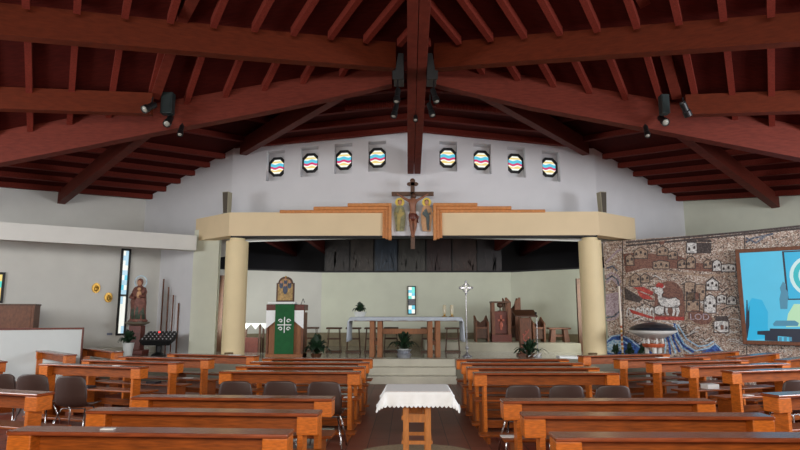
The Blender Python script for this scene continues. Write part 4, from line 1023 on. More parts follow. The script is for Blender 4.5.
t = thing('tabernacle_stand', 'open wooden tabernacle tower with reddish carved panel on a red plinth', 'tabernacle', (p.x, 18.1, DZ+.001))
hz = atY(498, 301.5, 18.15).z-DZ
MB().b2((-.3, -.22, 0), (.3, .2, .22)).build('plinth', red_wood, t)
for sx_ in (-1, 1):
    for sy_ in (-1, 1): MB().b2((sx_*.24-.045, sy_*.16-.03, .22), (sx_*.24+.045, sy_*.16+.03, hz-.05)).build('post', mid_wood, t)
MB().b2((-.3, -.2, hz-.05), (.3, .2, hz)).build('top', dark_wood, t)
MB().b2((-.21, -.12, .24), (.21, .1, .92)).build('cabinet', red_wood, t, bevel=.01)
mb = MB(); mb.b2((-.03, -.14, .35), (.03, -.121, .8)); mb.b2((-.1, -.14, .62), (.1, -.121, .68)); mb.ball((0, -.13, .5), .06, (1, .3, 1.4)); mb.build('carved_cross', MATS['pale_red_carving'], t)
MB().lathe([(.09, .921), (.09, .93), (.02, .95), (.02, 1.02), (.09, 1.06), (.1, 1.15), (.03, 1.2)], n=14).build('chalice', dark_wood, t, smooth=True)
# presider throne: two tall winged panels, seat; side chairs
def throne(px0, px1, pytop, pybase, Y, lab, tall=False, z0=DZ):
    a_ = atY(px0, 330, Y).x; b_ = atY(px1, 330, Y).x; w = (b_-a_)/2; h = atY(px0, pytop, Y).z-z0
    t = thing('sanctuary_chair', lab, 'chair', ((a_+b_)/2, Y, z0+.001))
    sh_ = min(.45, h*.6)
    MB().b2((-w+.05, -.25, sh_-.06), (w-.05, .2, sh_)).build('seat', mid_wood, t)
    for sg in (-1, 1):
        # side panel with a slanted peaked top
        pts = [(sg*w, -.28, 0), (sg*w, .25, 0), (sg*w, .25, h), (sg*w, .0, h*.86), (sg*w, -.28, h*.75)]
        MB().plate(pts, (-sg, 0, 0), .05).build('side_panel', mid_wood, t, bevel=.006)
        if tall: MB().plate([(sg*w, -.29, .0), (sg*w, -.29, h), (sg*(w-.05), -.29, h*1.01), (sg*(w-.19), -.29, h*.9), (sg*(w-.19), -.29, 0)], (0, -1, 0), .04).build('wing_panel', mid_wood, t, bevel=.006)
    bp = [(-w+.05, .24, .1), (w-.05, .24, .1), (w-.05, .24, h*.98), (w*.5, .24, h*.82), (0, .24, h*.72), (-w*.5, .24, h*.82), (-w+.05, .24, h*.98)]
    MB().plate(bp, (0, -1, 0), .04).build('backrest', mid_wood, t)
    MB().b2((-w+.05, -.22, .1), (w-.05, -.2, sh_-.061)).build('front_panel', dark_wood, t)
    return t
throne(474.5, 488, 315.5, 337, 18.2, 'low wooden sanctuary chair with peaked sides left of the tabernacle tower')
throne(504, 519.5, 298, 340, 18.85, 'tall winged wooden presider chair between tabernacle tower and dark lectern', True)
throne(531, 543.5, 317, 341, 18.0, 'low wooden sanctuary chair with peaked sides right of the dark lectern')

# ------------------------------------------------------------------ speakers on the upper wall
for px, lab in ((227.3, 'slim dark loudspeaker on the wall above the left end of the cream beam'), (601.5, 'slim dark loudspeaker on the wall above the right end of the cream beam')):
    sgn = -1 if px < 400 else 1
    pz0 = atY(px, 211, 15.3).z; pz1 = atY(px, 192.5, 15.3).z; p = atY(px, 200, 15.3)
    t = thing('loudspeaker', lab, 'loudspeaker', (p.x, 15.3, zt+.001), sgn*.25)
    hh = pz1-zt
    MB().hexa([V(-.06, -.09, 0), V(.08, -.09, 0), V(.08, .09, 0), V(-.06, .09, 0)], [V(-.09, -.11, hh), V(.09, -.11, hh), V(.09, .09, hh), V(-.09, .09, hh)]).build('cabinet', mat('speaker_case'+str(px), (170, 164, 140), .6), t, bevel=.006)
    MB().hexa([V(-.045, -.1, .02), V(.065, -.1, .02), V(.065, -.088, .02), V(-.045, -.088, .02)], [V(-.075, -.122, hh-.02), V(.075, -.122, hh-.02), V(.075, -.11, hh-.02), V(-.075, -.11, hh-.02)]).build('grille', mat('grille'+str(px), (74, 66, 54), .7), t)

# ------------------------------------------------------------------ spotlights
def spot(px, py, Y, aim, lab, size=.075, drop=.12, group=None):
    p = atY(px, py, Y); t = thing('spotlight', lab, 'spotlight', p, 0, group)
    d = Vector(aim).normalized(); q = d.to_track_quat('Z', 'Y').to_matrix().to_4x4()
    mb = MB(); mb.lathe([(size*.65, -.2), (size*.8, -.17), (size*.8, -.02), (size, 0), (size, .09), (size*.92, .09), (size*.9, .07)], n=18); bmesh.ops.transform(mb.bm, matrix=q, verts=mb.bm.verts); mb.build('housing', black, t)
    mb = MB(); mb.lathe([(size*.8, .06), (size*.8, .078), (size*.3, .088)], n=18); bmesh.ops.transform(mb.bm, matrix=q, verts=mb.bm.verts); mb.build('lens', lens_m, t, smooth=True)
    b_ = -d*.1
    MB().tube([b_, b_+V(0, .02, drop), b_+V(0, .03, drop+.06)], .014).build('bracket', black, t)
    return t
spot(147.5, 108, 10.0, (-.35, -.7, -.6), 'black spotlight left of the green box, under the left rafter')
spot(168, 122, 10.5, (.05, -.7, -.7), 'black spotlight hanging below the left dark green box')
spot(180.5, 132, 10.6, (.1, -.55, -.8), 'small black spotlight under the left arched beam', .055, .06)
spot(664, 121, 10.5, (0, -.75, -.6), 'black spotlight hanging below the right dark green box')
spot(686.5, 111.5, 9.9, (.45, .3, -.7), 'black spotlight right of the right green box, turned away', .07)
spot(647, 133, 10.6, (-.1, -.5, -.8), 'small black spotlight under the right arched beam', .055, .06)
spot(397, 98, 9.6, (-.1, -.3, -.95), 'black spotlight hanging upper left of the ridge beam centre', .06, .2)
spot(394.5, 113, 10.2, (-.2, -.3, -.95), 'black spotlight hanging lower left of the ridge beam centre', .06, .2)
spot(435.5, 98, 9.6, (.25, -.3, -.95), 'black spotlight hanging upper right of the ridge beam centre', .06, .2)
spot(431.5, 112, 10.2, (.25, -.3, -.95), 'black spotlight hanging lower right of the ridge beam centre', .06, .2)
spot(415.5, 118, 11.6, (0, -.6, -.8), 'small black spotlight fixed under the ridge beam', .05, .04)
for a4, lab in (((162.5, 172.5, 93, 114, 10.45), 'dark green metal box on the left arched beam'), ((660, 669, 95, 114, 10.2), 'dark green metal box on the right arched beam')):
    a_ = atY(a4[0], a4[2], a4[4]); b_ = atY(a4[1], a4[3], a4[4])
    t = thing('junction_box', lab, 'metal box', ((a_.x+b_.x)/2, a4[4], b_.z)); w = (b_.x-a_.x)/2
    MB().b2((-w, -.06, 0), (w, .1, a_.z-b_.z)).build('case', slate, t, bevel=.008); MB().b2((-w*.8, -.07, .03), (w*.8, -.059, a_.z-b_.z-.03)).build('cover', slate, t)
for sg in (-1, 1):
    pa = atY(415+sg*18, 60, 10.0); pb = atY(415+sg*21, 86, 10.0); pin = V(X0+sg*.205, 0, pb.z)
    t = thing('hub_plate', 'black metal hub housing %s of the ridge beam' % ('left' if sg < 0 else 'right'), 'metal housing', (pin.x, 9.85, pb.z))
    w = pb.x-pin.x; w2_ = pa.x-pin.x; h = pa.z-pb.z
    MB().hexa([V(0, -.15, 0), V(w, -.15, 0), V(w, .2, 0), V(0, .2, 0)], [V(0, -.15, h), V(w2_*.8, -.15, h), V(w2_*.8, .2, h), V(0, .2, h)]).build('housing', black, t, bevel=.01)
    MB().hexa([V(w*.02, -.17, .0), V(w*1.1, -.17, .0), V(w*1.1, -.151, 0), V(w*.02, -.151, 0)], [V(w*.02, -.17, .16), V(w*1.12, -.17, .16), V(w*1.12, -.151, .16), V(w*.02, -.151, .16)]).build('rim', black, t)

# ------------------------------------------------------------------ left alcove: statue, pedestal, votive stand, tubes, reliefs, plant, screens
p = LW.hit(136, 345, 1.0); sx0, sy0 = p.x, p.y
zped = atY(136, 322, sy0).z
t = thing('statue_pedestal', 'brown marble pedestal under the robed statue in the left alcove', 'pedestal', (sx0, sy0, PZ+.001)); h = zped-PZ
MB().b2((-.28, -.22, 0), (.28, .22, .12)).build('base', red_wood, t, bevel=.01); MB().b2((-.17, -.14, .12), (.17, .14, h-.1)).build('shaft', red_wood, t, bevel=.01)
MB().lathe([(.17, h-.1), (.33, h-.04), (.35, h)], n=8).build('top_slab', stone_dark, t)
zs1 = atY(138, 279, sy0).z-zped
t = thing('robed_statue', 'painted statue of a robed figure holding a child on the left pedestal', 'statue', (sx0, sy0, zped+.001))
S = zs1/1.2
mb = MB(); mb.lathe([(.22, 0), (.24, .04), (.2, .08), (.19, .3), (.2, .55), (.17, .75), (.19, .85), (.15, .95), (.06, 1.0), (.05, 1.03)], n=22, sc=(1.05, .8))
for v in mb.bm.verts:
    a_ = math.atan2(v.co.y, v.co.x); k_ = 1+.09*math.sin(a_*7+v.co.z*6); v.co.x *= k_; v.co.y *= k_
    v.co *= S
mb.build('robe', robe_red, t, smooth=True)
mb = MB(); mb.lathe([(.225, .08), (.21, .3), (.2, .45), (.14, .5)], n=20, sc=(.95, .75)); [setattr(v, 'co', v.co*S) for v in mb.bm.verts]; mb.build('lower_robe', robe_green, t, smooth=True)
MB().b2((-.2*S, -.17*S, 0), (.2*S, .17*S, .04*S)).build('base', dark_wood, t)
MB().ball((.0, -.02, 1.09*S), .075*S, (.9, 1, 1.2)).build('head', skin_m, t, smooth=True)
mb = MB(); mb.ball((0, .01, 1.11*S), .088*S, (.95, 1, 1.2)); mb.build('veil', robe_red, t, smooth=True)
mb = MB(); mb.tube([(.14*S, 0, .85*S), (.19*S, -.12*S, .7*S), (.08*S, -.2*S, .72*S)], .045*S); mb.tube([(-.14*S, 0, .85*S), (-.2*S, -.1*S, .68*S), (-.06*S, -.2*S, .66*S)], .045*S); mb.build('arms', robe_red, t, smooth=True)
mb = MB(); mb.ball((.07*S, -.17*S, .76*S), .075*S, (.9, .8, 1.4)); mb.ball((.07*S, -.18*S, .91*S), .05*S); mb.build('child', tan_robe, t, smooth=True)
mb = MB(); N = 20
mb.tube([(.17*S*math.cos(2*math.pi*k/N), .04, 1.12*S+.17*S*math.sin(2*math.pi*k/N)) for k in range(N+1)], .02*S, 6); mb.build('halo', halo_pale, t, smooth=True)
# votive candle stand
p = LW.hit(159, 345, 2.1); vx, vy = p.x, p.y; zv = atY(159, 336, vy).z-PZ
t = thing('votive_candle_stand', 'black sloping votive candle rack beside the statue in the left alcove', 'candle stand', (vx, vy, PZ+.001))
MB().lathe([(.2, 0), (.18, .04), (.07, .1), (.09, zv-.15)], n=14).build('stem', black, t)
hw_ = .44
MB().hexa([V(-hw_*.8, -.2, zv-.24), V(hw_*.8, -.2, zv-.24), V(hw_*.8, .2, zv-.12), V(-hw_*.8, .2, zv-.12)], [V(-hw_, -.25, zv-.12), V(hw_, -.25, zv-.12), V(hw_*.9, .25, zv+.12), V(-hw_*.9, .25, zv+.12)]).build('tray', black, t)
mb = MB()
for i in range(8):
    for j in range(4):
        x = -hw_*.85+i*hw_*.243; y = -.18+j*.12; mb.lathe([(.018, 0), (.022, .035)], c=(x, y, zv-.12+.48*(y+.25)+.002), n=8)
mb.build('candle_cups', votive_glass, t)
MB().ball((-.03, .05, zv+.10), .025).build('lit_candle', red_glow, t)
# four standing tubes
for k, (px, pt) in enumerate(((160.5, 279), (166, 287), (171.2, 295), (177, 303))):
    W_ = Wall(aw[3], aw[2]); p = atY(px, 334, 17.1-.12*k); zt_ = atY(px, pt, p.y).z
    z_b = PZ+.002
    tag(MB().lathe([(.03, 0), (.022, .02), (.022, zt_-z_b)], n=10).build('upright_tube', mid_wood, loc=(p.x, p.y, z_b)), ['tallest of the four thin upright rods, nearest the statue', 'second tallest of the four thin upright rods behind the votive rack', 'second shortest of the four thin upright rods behind the votive rack', 'shortest of the four thin upright rods, nearest the white pier'][k], 'rod')
# gold reliefs
for px, py, lab in ((96, 288, 'oval gold relief on the left wall, upper left of two'), (108.3, 297.5, 'oval gold relief on the left wall, lower right of two nearest the tall window')):
    c = LW.hit(px, py, .002); mb = MB(); u = LW.u; n = LW.n
    pts = [c+u*.115*math.cos(a_)*(1 if k % 2 else .93)+UP*.15*math.sin(a_)*(1 if k % 2 else .93) for k, a_ in enumerate([2*math.pi*i/20 for i in range(20)])]
    t = thing('gold_relief', lab, 'relief', c)
    MB().plate([q-c for q in pts], n, .03).build('plaque', gold, t, bevel=.005)
    mb = MB(); mb.ball(n*.035+UP*.04, .035); mb.ball(n*.035-UP*.03, .05, (1, 1, 1.4)); mb.ball(n*.03+u*.05, .025, (1, 1, 2)); mb.build('raised_figure', gold, t, smooth=True)
c = LW.hit(109.5, 334, .002); tag(MB().plate([q-c for q in [c-LW.u*.07-UP*.03, c+LW.u*.07-UP*.03, c+LW.u*.07+UP*.03, c-LW.u*.07+UP*.03]], LW.n, .012).build('wall_socket', mat('socket', (120, 128, 150), .5), loc=c), 'small wall socket plate left of the tall window', 'socket')
p = LW.hit(128.0, 350, 1.9); t = plant('potted_plant', 'bushy green plant in a white pot below the tall window in the left alcove', (p.x, p.y, PZ+.001), .36, .14, .42, .30, 46, .12, seed=21)
# wooden cabinet & white partition board
W1 = px_wall(-60, 11.9, 84, 12.9); u = W1.u if W1.u.x > 0 else -W1.u; n = W1.n
c1 = W1.hit(84, 327.5); zt_ = c1.z; z_lo = 0.0
base = V(c1.x, c1.y, 0); t = thing('partition_board', 'low white partition board with dark wood edging in the left aisle', 'partition', base)
L_ = 3.3
mb = MB(); q = [-u*L_, -u*.03, -u*.03-n*.05, -u*L_-n*.05]; mb.hexa([p+UP*.1 for p in q], [p+UP*(zt_-.04) for p in q]); mb.build('board', grey_panel, t)
mb = MB(); q = [-u*L_+n*.02, n*.02, -n*.07, -u*L_-n*.07]; mb.hexa([p+UP*(zt_-.04) for p in q], [p+UP*zt_ for p in q]); q = [-u*.03+n*.02, n*.02, -n*.07, -u*.03-n*.07]; mb.hexa([p+UP*0 for p in q], [p+UP*(zt_-.04) for p in q]); mb.build('edging', red_wood, t)
W2 = px_wall(-60, 13.2, 38, 13.9); u = W2.u if W2.u.x > 0 else -W2.u; n = W2.n; c1 = W2.hit(35, 304)
t = thing('wooden_cabinet', 'brown wooden cabinet behind the white partition board at far left', 'cabinet', (c1.x, c1.y, 0)); L_ = 2.6; h = c1.z
q = [-u*L_, V(0, 0, 0), -n*.6, -u*L_-n*.6]; MB().hexa([p for p in q], [p+UP*(h-.04) for p in q]).build('body', mid_wood, t); q = [-u*L_+n*.03, n*.03+u*.02, -n*.6+u*.02, -u*L_-n*.6]
MB().hexa([p+UP*(h-.04) for p in q], [p+UP*h for p in q]).build('top', dark_wood, t)
for k in range(3):
    q = [-u*(.06+k*.8+.7)+n*.012, -u*(.06+k*.8)+n*.012, -u*(.06+k*.8)+n*.001, -u*(.06+k*.8+.7)+n*.001]; MB().hexa([p+UP*.1 for p in q], [p+UP*(h-.1) for p in q]).build('door', mid_wood, t)

# ------------------------------------------------------------------ baptismal font on the right
p = atY(654, 352, 15.0); fx_, fy_ = p.x, 14.22
p = atY(654, 352, fy_); fx_ = p.x; R1 = (atY(677, 332, fy_).x-atY(631, 332, fy_).x)/2
def fz(py): return atY(654, py, fy_).z
t = thing('baptismal_font', 'white stone bowl with a dark domed lid in front of the mosaic', 'baptismal font', (fx_, fy_, .001))
MB().lathe([(R1*.12, fz(339.5)), (R1*.45, fz(338)), (R1*.8, fz(334)), (R1*1.0, fz(331.3)), (R1*.97, fz(330.2))], n=36).build('bowl', font_white, t, smooth=True)
mb = MB(); mb.lathe([(R1*.97, fz(330)), (R1*.9, fz(327.5)), (R1*.6, fz(324.3)), (R1*.2, fz(322.4)), (R1*.03, fz(322))], n=24); mb.build('lid', font_lid, t)
MB().lathe([(R1*.42, fz(347)), (R1*.47, fz(344.5)), (R1*.44, fz(343.5))], n=24).build('band', font_band, t)
for k in range(7):
    a_ = 2*math.pi*k/7+.2; MB().lathe([(.025, fz(343.6)), (.03, fz(341)), (.02, fz(338.2))], c=(R1*.38*math.cos(a_), R1*.38*math.sin(a_), 0), n=8).build('baluster', font_white, t)
for a_ in (0.3, 2.4, 4.4): MB().lathe([(.06, 0), (.05, .03), (.05, fz(347))], c=(R1*.3*math.cos(a_), R1*.3*math.sin(a_), 0), n=12).build('leg', font_white, t)
# paschal candle
p = atY(622.5, 350, 15.3); zt_ = atY(622.5, 286, 15.3).z-PZ
t = thing('paschal_candle', 'tall thin candle with coloured spots beside the right cream column', 'candle', (p.x, 15.3, PZ+.001))
MB().lathe([(.12, 0), (.12, .02), (.035, .05), (.035, .12)], n=14).build('holder', brass, t, smooth=True)
MB().lathe([(.024, .12), (.024, zt_)], n=12).build('candle', mat('wax', (226, 216, 200), .5), t)
mb = MB(); mb2 = MB()
for k in range(6):
    (mb if k % 2 else mb2).lathe([(.027, .2+k*.11), (.027, .26+k*.11)], n=12)
mb.build('red_ornament', font_band, t); mb2.build('gold_ornament', gold, t)
# grey marble low bench blocks around wings
tag(MB().b2((atY(560, 355, 14.9).x, 14.95, PZ+.001), (atY(583, 355, 14.9).x, 15.3, PZ+.05)).build('white_step_block', white_cloth), 'low white slab on the platform left of the right cream column', 'slab')

# ------------------------------------------------------------------ cloth covered table in the aisle
ty = 6.42; tz = .80
xA = atZ(384.5, 393, tz).x; xB = atZ(451.5, 393, tz).x; yA = atZ(418, 393, tz).y; yB2 = atZ(418, 385, tz).y; tcx = (xA+xB)/2; tw = (xB-xA)/2
td = (yB2-yA)/2; tcy = (yA+yB2)/2
t = thing('offertory_table', 'small honey wood trestle table standing in the aisle', 'table', (tcx, tcy, .0235))
MB().b2((-tw+.01, -td+.01, tz-.04), (tw-.01, td-.01, tz-.012)).build('tabletop', table_wood, t)
lx = [atY(406, 420, yA+.1).x-tcx, atY(428, 420, yA+.1).x-tcx]
for x in lx:
    for y in (-td+.12, td-.12): MB().b2((x-.033, y-.03, .0), (x+.033, y+.03, tz-.04)).build('leg', table_wood, t, bevel=.005)
for y in (-td+.12, td-.12):
    MB().b2((lx[0], y-.015, tz-.36), (lx[1], y+.015, tz-.27)).build('rail', table_wood, t); MB().b2((lx[0], y-.015, .2), (lx[1], y+.015, .24)).build('lower_rail', table_wood, t)
for x in lx: MB().b2((x-.05, -td+.12, tz-.34), (x-.034, td-.12, tz-.29)).build('side_rail', table_wood, t); MB().b2((x+.034 if x > 0 else x-.05, -td+.12, .2), (x+.05 if x > 0 else x-.034, td-.12, .24)).build('side_rail', table_wood, t)
cb = MB(); ov = .15; nU = 44; nV = 36
us = [-tw-ov+(2*tw+2*ov)*i/nU for i in range(nU+1)]; vs_ = [-td-ov+(2*td+2*ov)*j/nV for j in range(nV+1)]
rows = []
for x in us:
    row = []
    for y in vs_:
        dx = max(0, abs(x)-tw); dyy = max(0, abs(y)-td); sgx = 1 if x > 0 else -1; sgy = 1 if y > 0 else -1
        cx_, cy_ = max(-tw, min(tw, x)), max(-td, min(td, y))
        d = math.hypot(dx, dyy); z = -d*.96
        fl_ = .14 if not (dx and dyy) else .55
        X_ = cx_+sgx*dx*fl_ + (.006*math.sin(y*40)*dx/ov if dx else 0); Y_ = cy_+sgy*dyy*fl_ + (.008*math.sin(x*34)*dyy/ov if dyy else 0)
        row.append(cb.bm.verts.new((X_, Y_, z)))
    rows.append(row)
for a_, b_ in zip(rows, rows[1:]):
    for j in range(nV): cb.bm.faces.new((a_[j], a_[j+1], b_[j+1], b_[j]))
edge = [rows[i][0].co.copy() for i in range(nU+1)]+[rows[nU][j].co.copy() for j in range(1, nV+1)]+[rows[i][nV].co.copy() for i in range(nU-1, -1, -1)]+[rows[0][j].co.copy() for j in range(nV-1, 0, -1)]
tcl = thing('tablecloth', 'white tablecloth with scalloped lace hem draped over the aisle table', 'tablecloth', (tcx, tcy, tz+.014))
o = cb.build('cloth', white_cloth, tcl, smooth=True); s_ = o.modifiers.new('solid', 'SOLIDIFY'); s_.thickness = .004
lc = MB(); nE = len(edge); top_ = []; bot_ = []
for k in range(nE*4):
    e_ = lerp(edge[k//4], edge[(k//4+1) % nE], (k % 4)/4); out_ = V(e_.x, e_.y, 0).normalized()*.002
    top_.append(lc.bm.verts.new(e_+out_+UP*.012)); bot_.append(lc.bm.verts.new(e_+out_*3-UP*(.004+.022*abs(math.sin(math.pi*k/8)))))
for k in range(nE*4): k2 = (k+1) % (nE*4); lc.bm.faces.new((top_[k], top_[k2], bot_[k2], bot_[k]))
o = lc.build('lace_hem', white_cloth, tcl); o.modifiers.new('solid', 'SOLIDIFY').thickness = .005
# rug
tag(MB().lathe([(.84, 0.0), (.84, .012), (.8, .016)], n=64).build('round_rug', rug_m, loc=(tcx, 6.95, .0065)), 'round beige rug under the aisle table', 'rug')
for px in ((352, 408), (344, 400)): pass
struct(MB().b2((atZ(367, 386, 0).x-.9, 3.5, .001), (-1.081, 13.9, .004)).build('floor_strip', marble_m))

# ------------------------------------------------------------------ pews
PH = .88; PL = 1.98
def make_pew(L=PL):
    t = thing('pew', 'x', 'pew')
    h = L/2; y0, y1 = 0.0, .20       # y0 = edge nearest the camera
    MB().b2((-h, y0-.012, PH-.028), (h, y1, PH)).build('ledge', pew_top, t, bevel=.008)
    for sg in (-1, 1):
        MB().b2((sg*(h-.175), y0, PH-.175), (sg*(h-.002), y1-.02, PH-.0285)).build('end_block', pew_end, t, bevel=.008)
        MB().b2((sg*(h-.125), y0+.015, 0), (sg*(h-.17), y1-.025, PH-.176)).build('leg', pew_end, t, bevel=.004)
        MB().b2((sg*(h-.125), y1-.024, .02), (sg*(h-.165), y0+.42, .47)).build('seat_bracket', pew_wood, t, bevel=.004)
        MB().b2((sg*(h-.125), y0-.24, 0), (sg*(h-.165), y0+.014, .09)).build('foot', pew_wood, t)
    MB().b2((-h+.176, y0+.10, PH-.17), (h-.176, y0+.125, PH-.0285)).build('book_shelf_back', pew_wood, t)
    MB().b2((-h+.03, y0+.18, .471), (h-.03, y0+.47, .50)).build('seat', pew_wood, t, bevel=.008)
    MB().b2((-h+.186, y0+.25, .12), (h-.186, y0+.28, .22)).build('rail', pew_wood, t)
    MB().b2((-h+.03, y0-.24, .092), (h-.03, y0-.06, .125)).build('kneeler', pew_wood, t, bevel=.006)
    return t
proto = make_pew(); used = [False]
def place_pew(mid, rz, lab, grp):
    o = proto if not used[0] else copy_tree(proto); used[0] = True
    o.location = (mid.x, mid.y, 0.0075 if abs(mid.x) < 0 else .0); o.rotation_euler = (0, 0, rz); o['label'] = lab; o['group'] = grp; return o
def pew_px(l, r, lab, grp, keep=None, ang=None):
    """near upper edge of the ledge runs between two sight lines at ledge height"""
    if ang is None:
        a_, b_ = atZ(l[0], l[1], PH), atZ(r[0], r[1], PH); d = (b_-a_); rz = math.atan2(d.y, d.x); mid = (a_+b_)/2
        if keep == 'l': mid = a_+d.normalized()*(PL/2+.03)
        if keep == 'r': mid = b_-d.normalized()*(PL/2+.01)
    else:
        rz = math.radians(ang); d = V(math.cos(rz), math.sin(rz), 0)
        mid = atZ(r[0], r[1], PH)-d*PL/2 if keep == 'r' else atZ(l[0], l[1], PH)+d*PL/2
    return place_pew(mid, rz, lab, grp)
ordw = ['nearest', 'second nearest', 'third', 'fourth', 'fifth', 'sixth', 'farthest']
gl = 'pews left of the centre aisle'; gr_ = 'pews right of the centre aisle'
for k, (l, r) in enumerate([((4, 431), (289, 434.5)), ((88, 410.5), (319, 413.5)), ((142, 397), (333, 398.7))]):
    pew_px(l, r, 'orange brown wooden pew left of the aisle, %s row from the camera' % ordw[k], gl, 'r')
for k, (l, r) in enumerate([((551, 437.5), (838, 438)), ((520, 415.5), (756, 416.5)), ((500, 401), (694, 401))]):
    pew_px(l, r, 'orange brown wooden pew right of the aisle, %s row from the camera' % ordw[k], gr_, 'l')
for k in range(4):
    place_pew(V(-1.655+.01*k, 8.20+.76*k, 0), math.radians(-2.2), 'orange brown wooden pew left of the aisle, %s row from the camera' % ordw[k+3], gl)
    place_pew(V(1.885-.015*k, 8.08+.77*k, 0), math.radians(1.2), 'orange brown wooden pew right of the aisle, %s row from the camera' % ordw[k+3], gr_)
ow = ['nearest of its column, chairs behind it', 'second of its column', 'third of its column', 'fourth of its column', 'farthest of its column']
for k, (x, y) in enumerate([(-4.68, 6.25), (-4.96, 9.1), (-4.72, 9.88), (-4.45, 10.62), (-3.85, 11.38)]):
    place_pew(V(x, y, 0), math.radians(-17), 'angled wooden pew in the left wing, '+ow[k], 'angled pews of the left wing')
for k, (x, y) in enumerate([(4.62, 6.27), (5.45, 8.60), (5.21, 9.32), (4.95, 10.02), (4.66, 10.72)]):
    place_pew(V(x, y, 0), math.radians(17), 'angled wooden pew in the right wing, '+ow[k], 'angled pews of the right wing')
place_pew(V(4.25, 11.48, 0), math.radians(17), 'angled wooden pew of the right wing closest to the right column', 'angled pews of the right wing')
for k, (x, y) in enumerate([(-7.6, 10.36), (-7.35, 11.99), (-6.85, 12.85)]):
    place_pew(V(x, y, 0), math.radians(-42), 'outer left pew turned towards the altar, '+['cut off by the left edge', 'in front of the white partition', 'under the tall window wall'][k], 'outer pews at far left')
for k, (x, y) in enumerate([(6.3, 12.1), (6.78, 11.5), (7.3, 10.88)]):
    place_pew(V(x, y, 0), math.radians(38), 'outer right pew turned towards the altar, '+['farthest, below the mosaic sea', 'middle, left of the glowing screen', 'nearest, under the glowing screen'][k], 'outer pews at far right')

# ------------------------------------------------------------------ chairs
def make_chair():
    t = thing('stacking_chair', 'x', 'chair')
    sh_ = MB(); N = 8; M_ = 12; rows = []
    prof = [(-.2, .455), (-.21, .44), (-.1, .43), (.05, .425), (.14, .44), (.19, .5), (.215, .6), (.235, .72), (.245, .84), (.245, .86)]
    # y axis: +y is the sitter's front; back at -y
    for (yy_, zz_) in prof:
        row = []
        for i in range(M_+1):
            s = -1+2*i/M_; wd_ = .215
            if zz_ > .55: wd_ = .222-.02*((zz_-.55)/.3)
            if zz_ > .83: wd_ -= .012*(zz_-.83)/.03+.004
            curve = .03*s*s
            zc = zz_-(0.035*abs(s)**6 if zz_ > .75 else 0)
            if zz_ > .5: row.append(sh_.bm.verts.new((s*wd_, -(yy_-curve), zc)))
            else: row.append(sh_.bm.verts.new((s*wd_, -yy_, zz_+curve)))
        rows.append(row)
    for a_, b_ in zip(rows, rows[1:]):
        for i in range(M_): sh_.bm.faces.new((a_[i], a_[i+1], b_[i+1], b_[i]))
    o = sh_.build('seat_shell', chair_plastic, t, smooth=True); o.modifiers.new('solid', 'SOLIDIFY').thickness = .012
    for sx_ in (-1, 1):
        for sy_ in (-1, 1): MB().tube([(sx_*.16, sy_*.1, .42), (sx_*.21, sy_*.2, .2), (sx_*.235, sy_*.25, 0.0)], .011, 8).build('leg', chrome, t, smooth=True)
    MB().tube([(-.16, .1, .42), (.16, .1, .42)], .01).build('cross_bar', chrome, t); MB().tube([(-.16, -.1, .42), (.16, -.1, .42)], .01).build('cross_bar', chrome, t)
    return t
chp = make_chair(); uc = [False]
def chair(pxc, pytop, rz, lab, grp):
    o = chp if not uc[0] else copy_tree(chp); uc[0] = True
    p = atZ(pxc, pytop, .86); d = V(-math.sin(rz), math.cos(rz), 0)
    c = V(p.x, p.y, 0)+d*.24; o.location = (c.x, c.y, 0.0); o.rotation_euler = (0, 0, rz); o['label'] = lab; o['group'] = grp
g = 'brown plastic chairs between the pews'
for px, py, rz, lab in ((235, 381, 0, 'brown plastic chair left of the aisle, leftmost of three'), (280, 381, 0, 'brown plastic chair left of the aisle, middle of three'), (324, 381.5, 0, 'brown plastic chair left of the aisle, rightmost of three beside the aisle'),
                        (523.5, 384.8, 0, 'brown plastic chair right of the aisle, leftmost of three'), (567, 384.8, 0, 'brown plastic chair right of the aisle, middle of three'), (613.5, 385.3, 0, 'brown plastic chair right of the aisle, rightmost of three'),
                        (-1, 374, .15, 'brown plastic chair in the left wing cut off by the left edge'), (32, 374.5, .12, 'brown plastic chair in the left wing, middle of three'), (70, 376, .0, 'brown plastic chair in the left wing with chrome legs in full view'),
                        (799, 380, .1, 'dark plastic chair at the right edge between the angled pews')):
    chair(px, py, rz, lab, g)

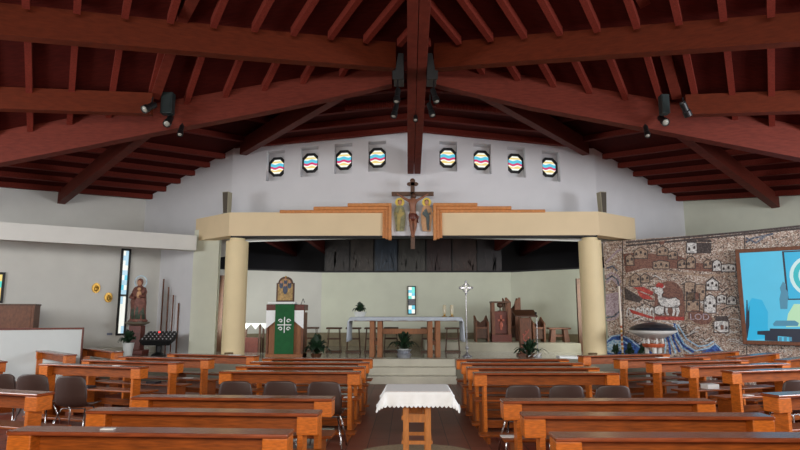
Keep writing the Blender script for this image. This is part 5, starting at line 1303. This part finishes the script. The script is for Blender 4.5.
# ------------------------------------------------------------------ leaflets and books
def leaflet(px, py, lab, w=.1, d=.07, m=paper, rz=0, z=PH, nm='leaflet', h=.006, cat='leaflet', grp=None):
    p = atZ(px, py, z); o = MB().b2((-w/2, -d/2, 0), (w/2, d/2, h)).build(nm, m, loc=(p.x, p.y, z+.0015)); o.rotation_euler = (0, 0, rz); tag(o, lab, cat, grp)
leaflet(108, 429.5, 'white card on the nearest left pew ledge', .09, .05)
def on_pew(key, lx, ly, z, lab, nm, cat, w=.2, d=.14, h=.006, m=paper, rz=0.0):
    pw = [o for o in bpy.data.objects if o.parent is None and o.get('label', '').startswith(key)][0]
    r = pw.rotation_euler.z; p = pw.location+V(lx*math.cos(r)-ly*math.sin(r), lx*math.sin(r)+ly*math.cos(r), 0)
    o = MB().b2((-w/2, -d/2, 0), (w/2, d/2, h)).build(nm, m, loc=(p.x, p.y, z+.001)); o.rotation_euler = (0, 0, r+rz); tag(o, lab, cat)
SE, LE = .50, .88
LW_ = 'angled wooden pew in the left wing, '; RW_ = 'angled wooden pew in the right wing, '
on_pew(RW_+'third', -.35, .3, SE, 'crumpled white paper heap on an angled pew seat in the right wing', 'paper_heap', 'papers', .22, .15, .07)
on_pew('outer left pew turned towards the altar, in', -.3, .3, SE, 'open white booklet on the outer left pew seat', 'booklet', 'booklet', .24, .16, .01)
on_pew(LW_+'farthest', .5, .1, LE, 'white sheet on the ledge of the pew near the left column', 'leaflet', 'leaflet', .24, .08)
on_pew('orange brown wooden pew right of the aisle, third', -.9, .3, SE, 'white leaflet on the pew seat right of the aisle', 'leaflet', 'leaflet', .14, .1)
on_pew(LW_+'third', .3, .3, SE, 'dark blue book on a left wing pew seat', 'hymn_book', 'book', .2, .14, .03, book_dark)
on_pew(LW_+'fourth', .35, .3, SE, 'white folded leaflet on a left wing pew seat', 'leaflet', 'leaflet', .16, .1, .012)
on_pew('orange brown wooden pew left of the aisle, fourth', .8, .3, SE, 'small white leaflet on a pew seat beside the aisle', 'leaflet', 'leaflet', .14, .1)
on_pew(LW_+'second', -.3, .3, SE, 'black book on the second angled left wing seat', 'hymn_book', 'book', .22, .16, .03, book_dark)
on_pew(LW_+'second', .45, .1, LE, 'white card on the ledge of the second angled left wing pew', 'leaflet', 'leaflet', .1, .06)
on_pew(RW_+'second', .1, .3, SE, 'pale booklet on the right wing seat nearest the screen', 'booklet', 'booklet', .24, .16, .01)
on_pew(RW_+'second', -.45, .28, SE, 'small white card on the right wing seat behind the pew leg', 'leaflet', 'leaflet', .14, .1)
on_pew(RW_+'fourth', -.2, .3, SE, 'grey booklet on the fourth right wing pew seat', 'booklet', 'booklet', .24, .16, .02, grey_cloth)
on_pew(RW_+'farthest', 0, .1, LE, 'white sheet on the ledge of a far right wing pew', 'leaflet', 'leaflet', .24, .1)
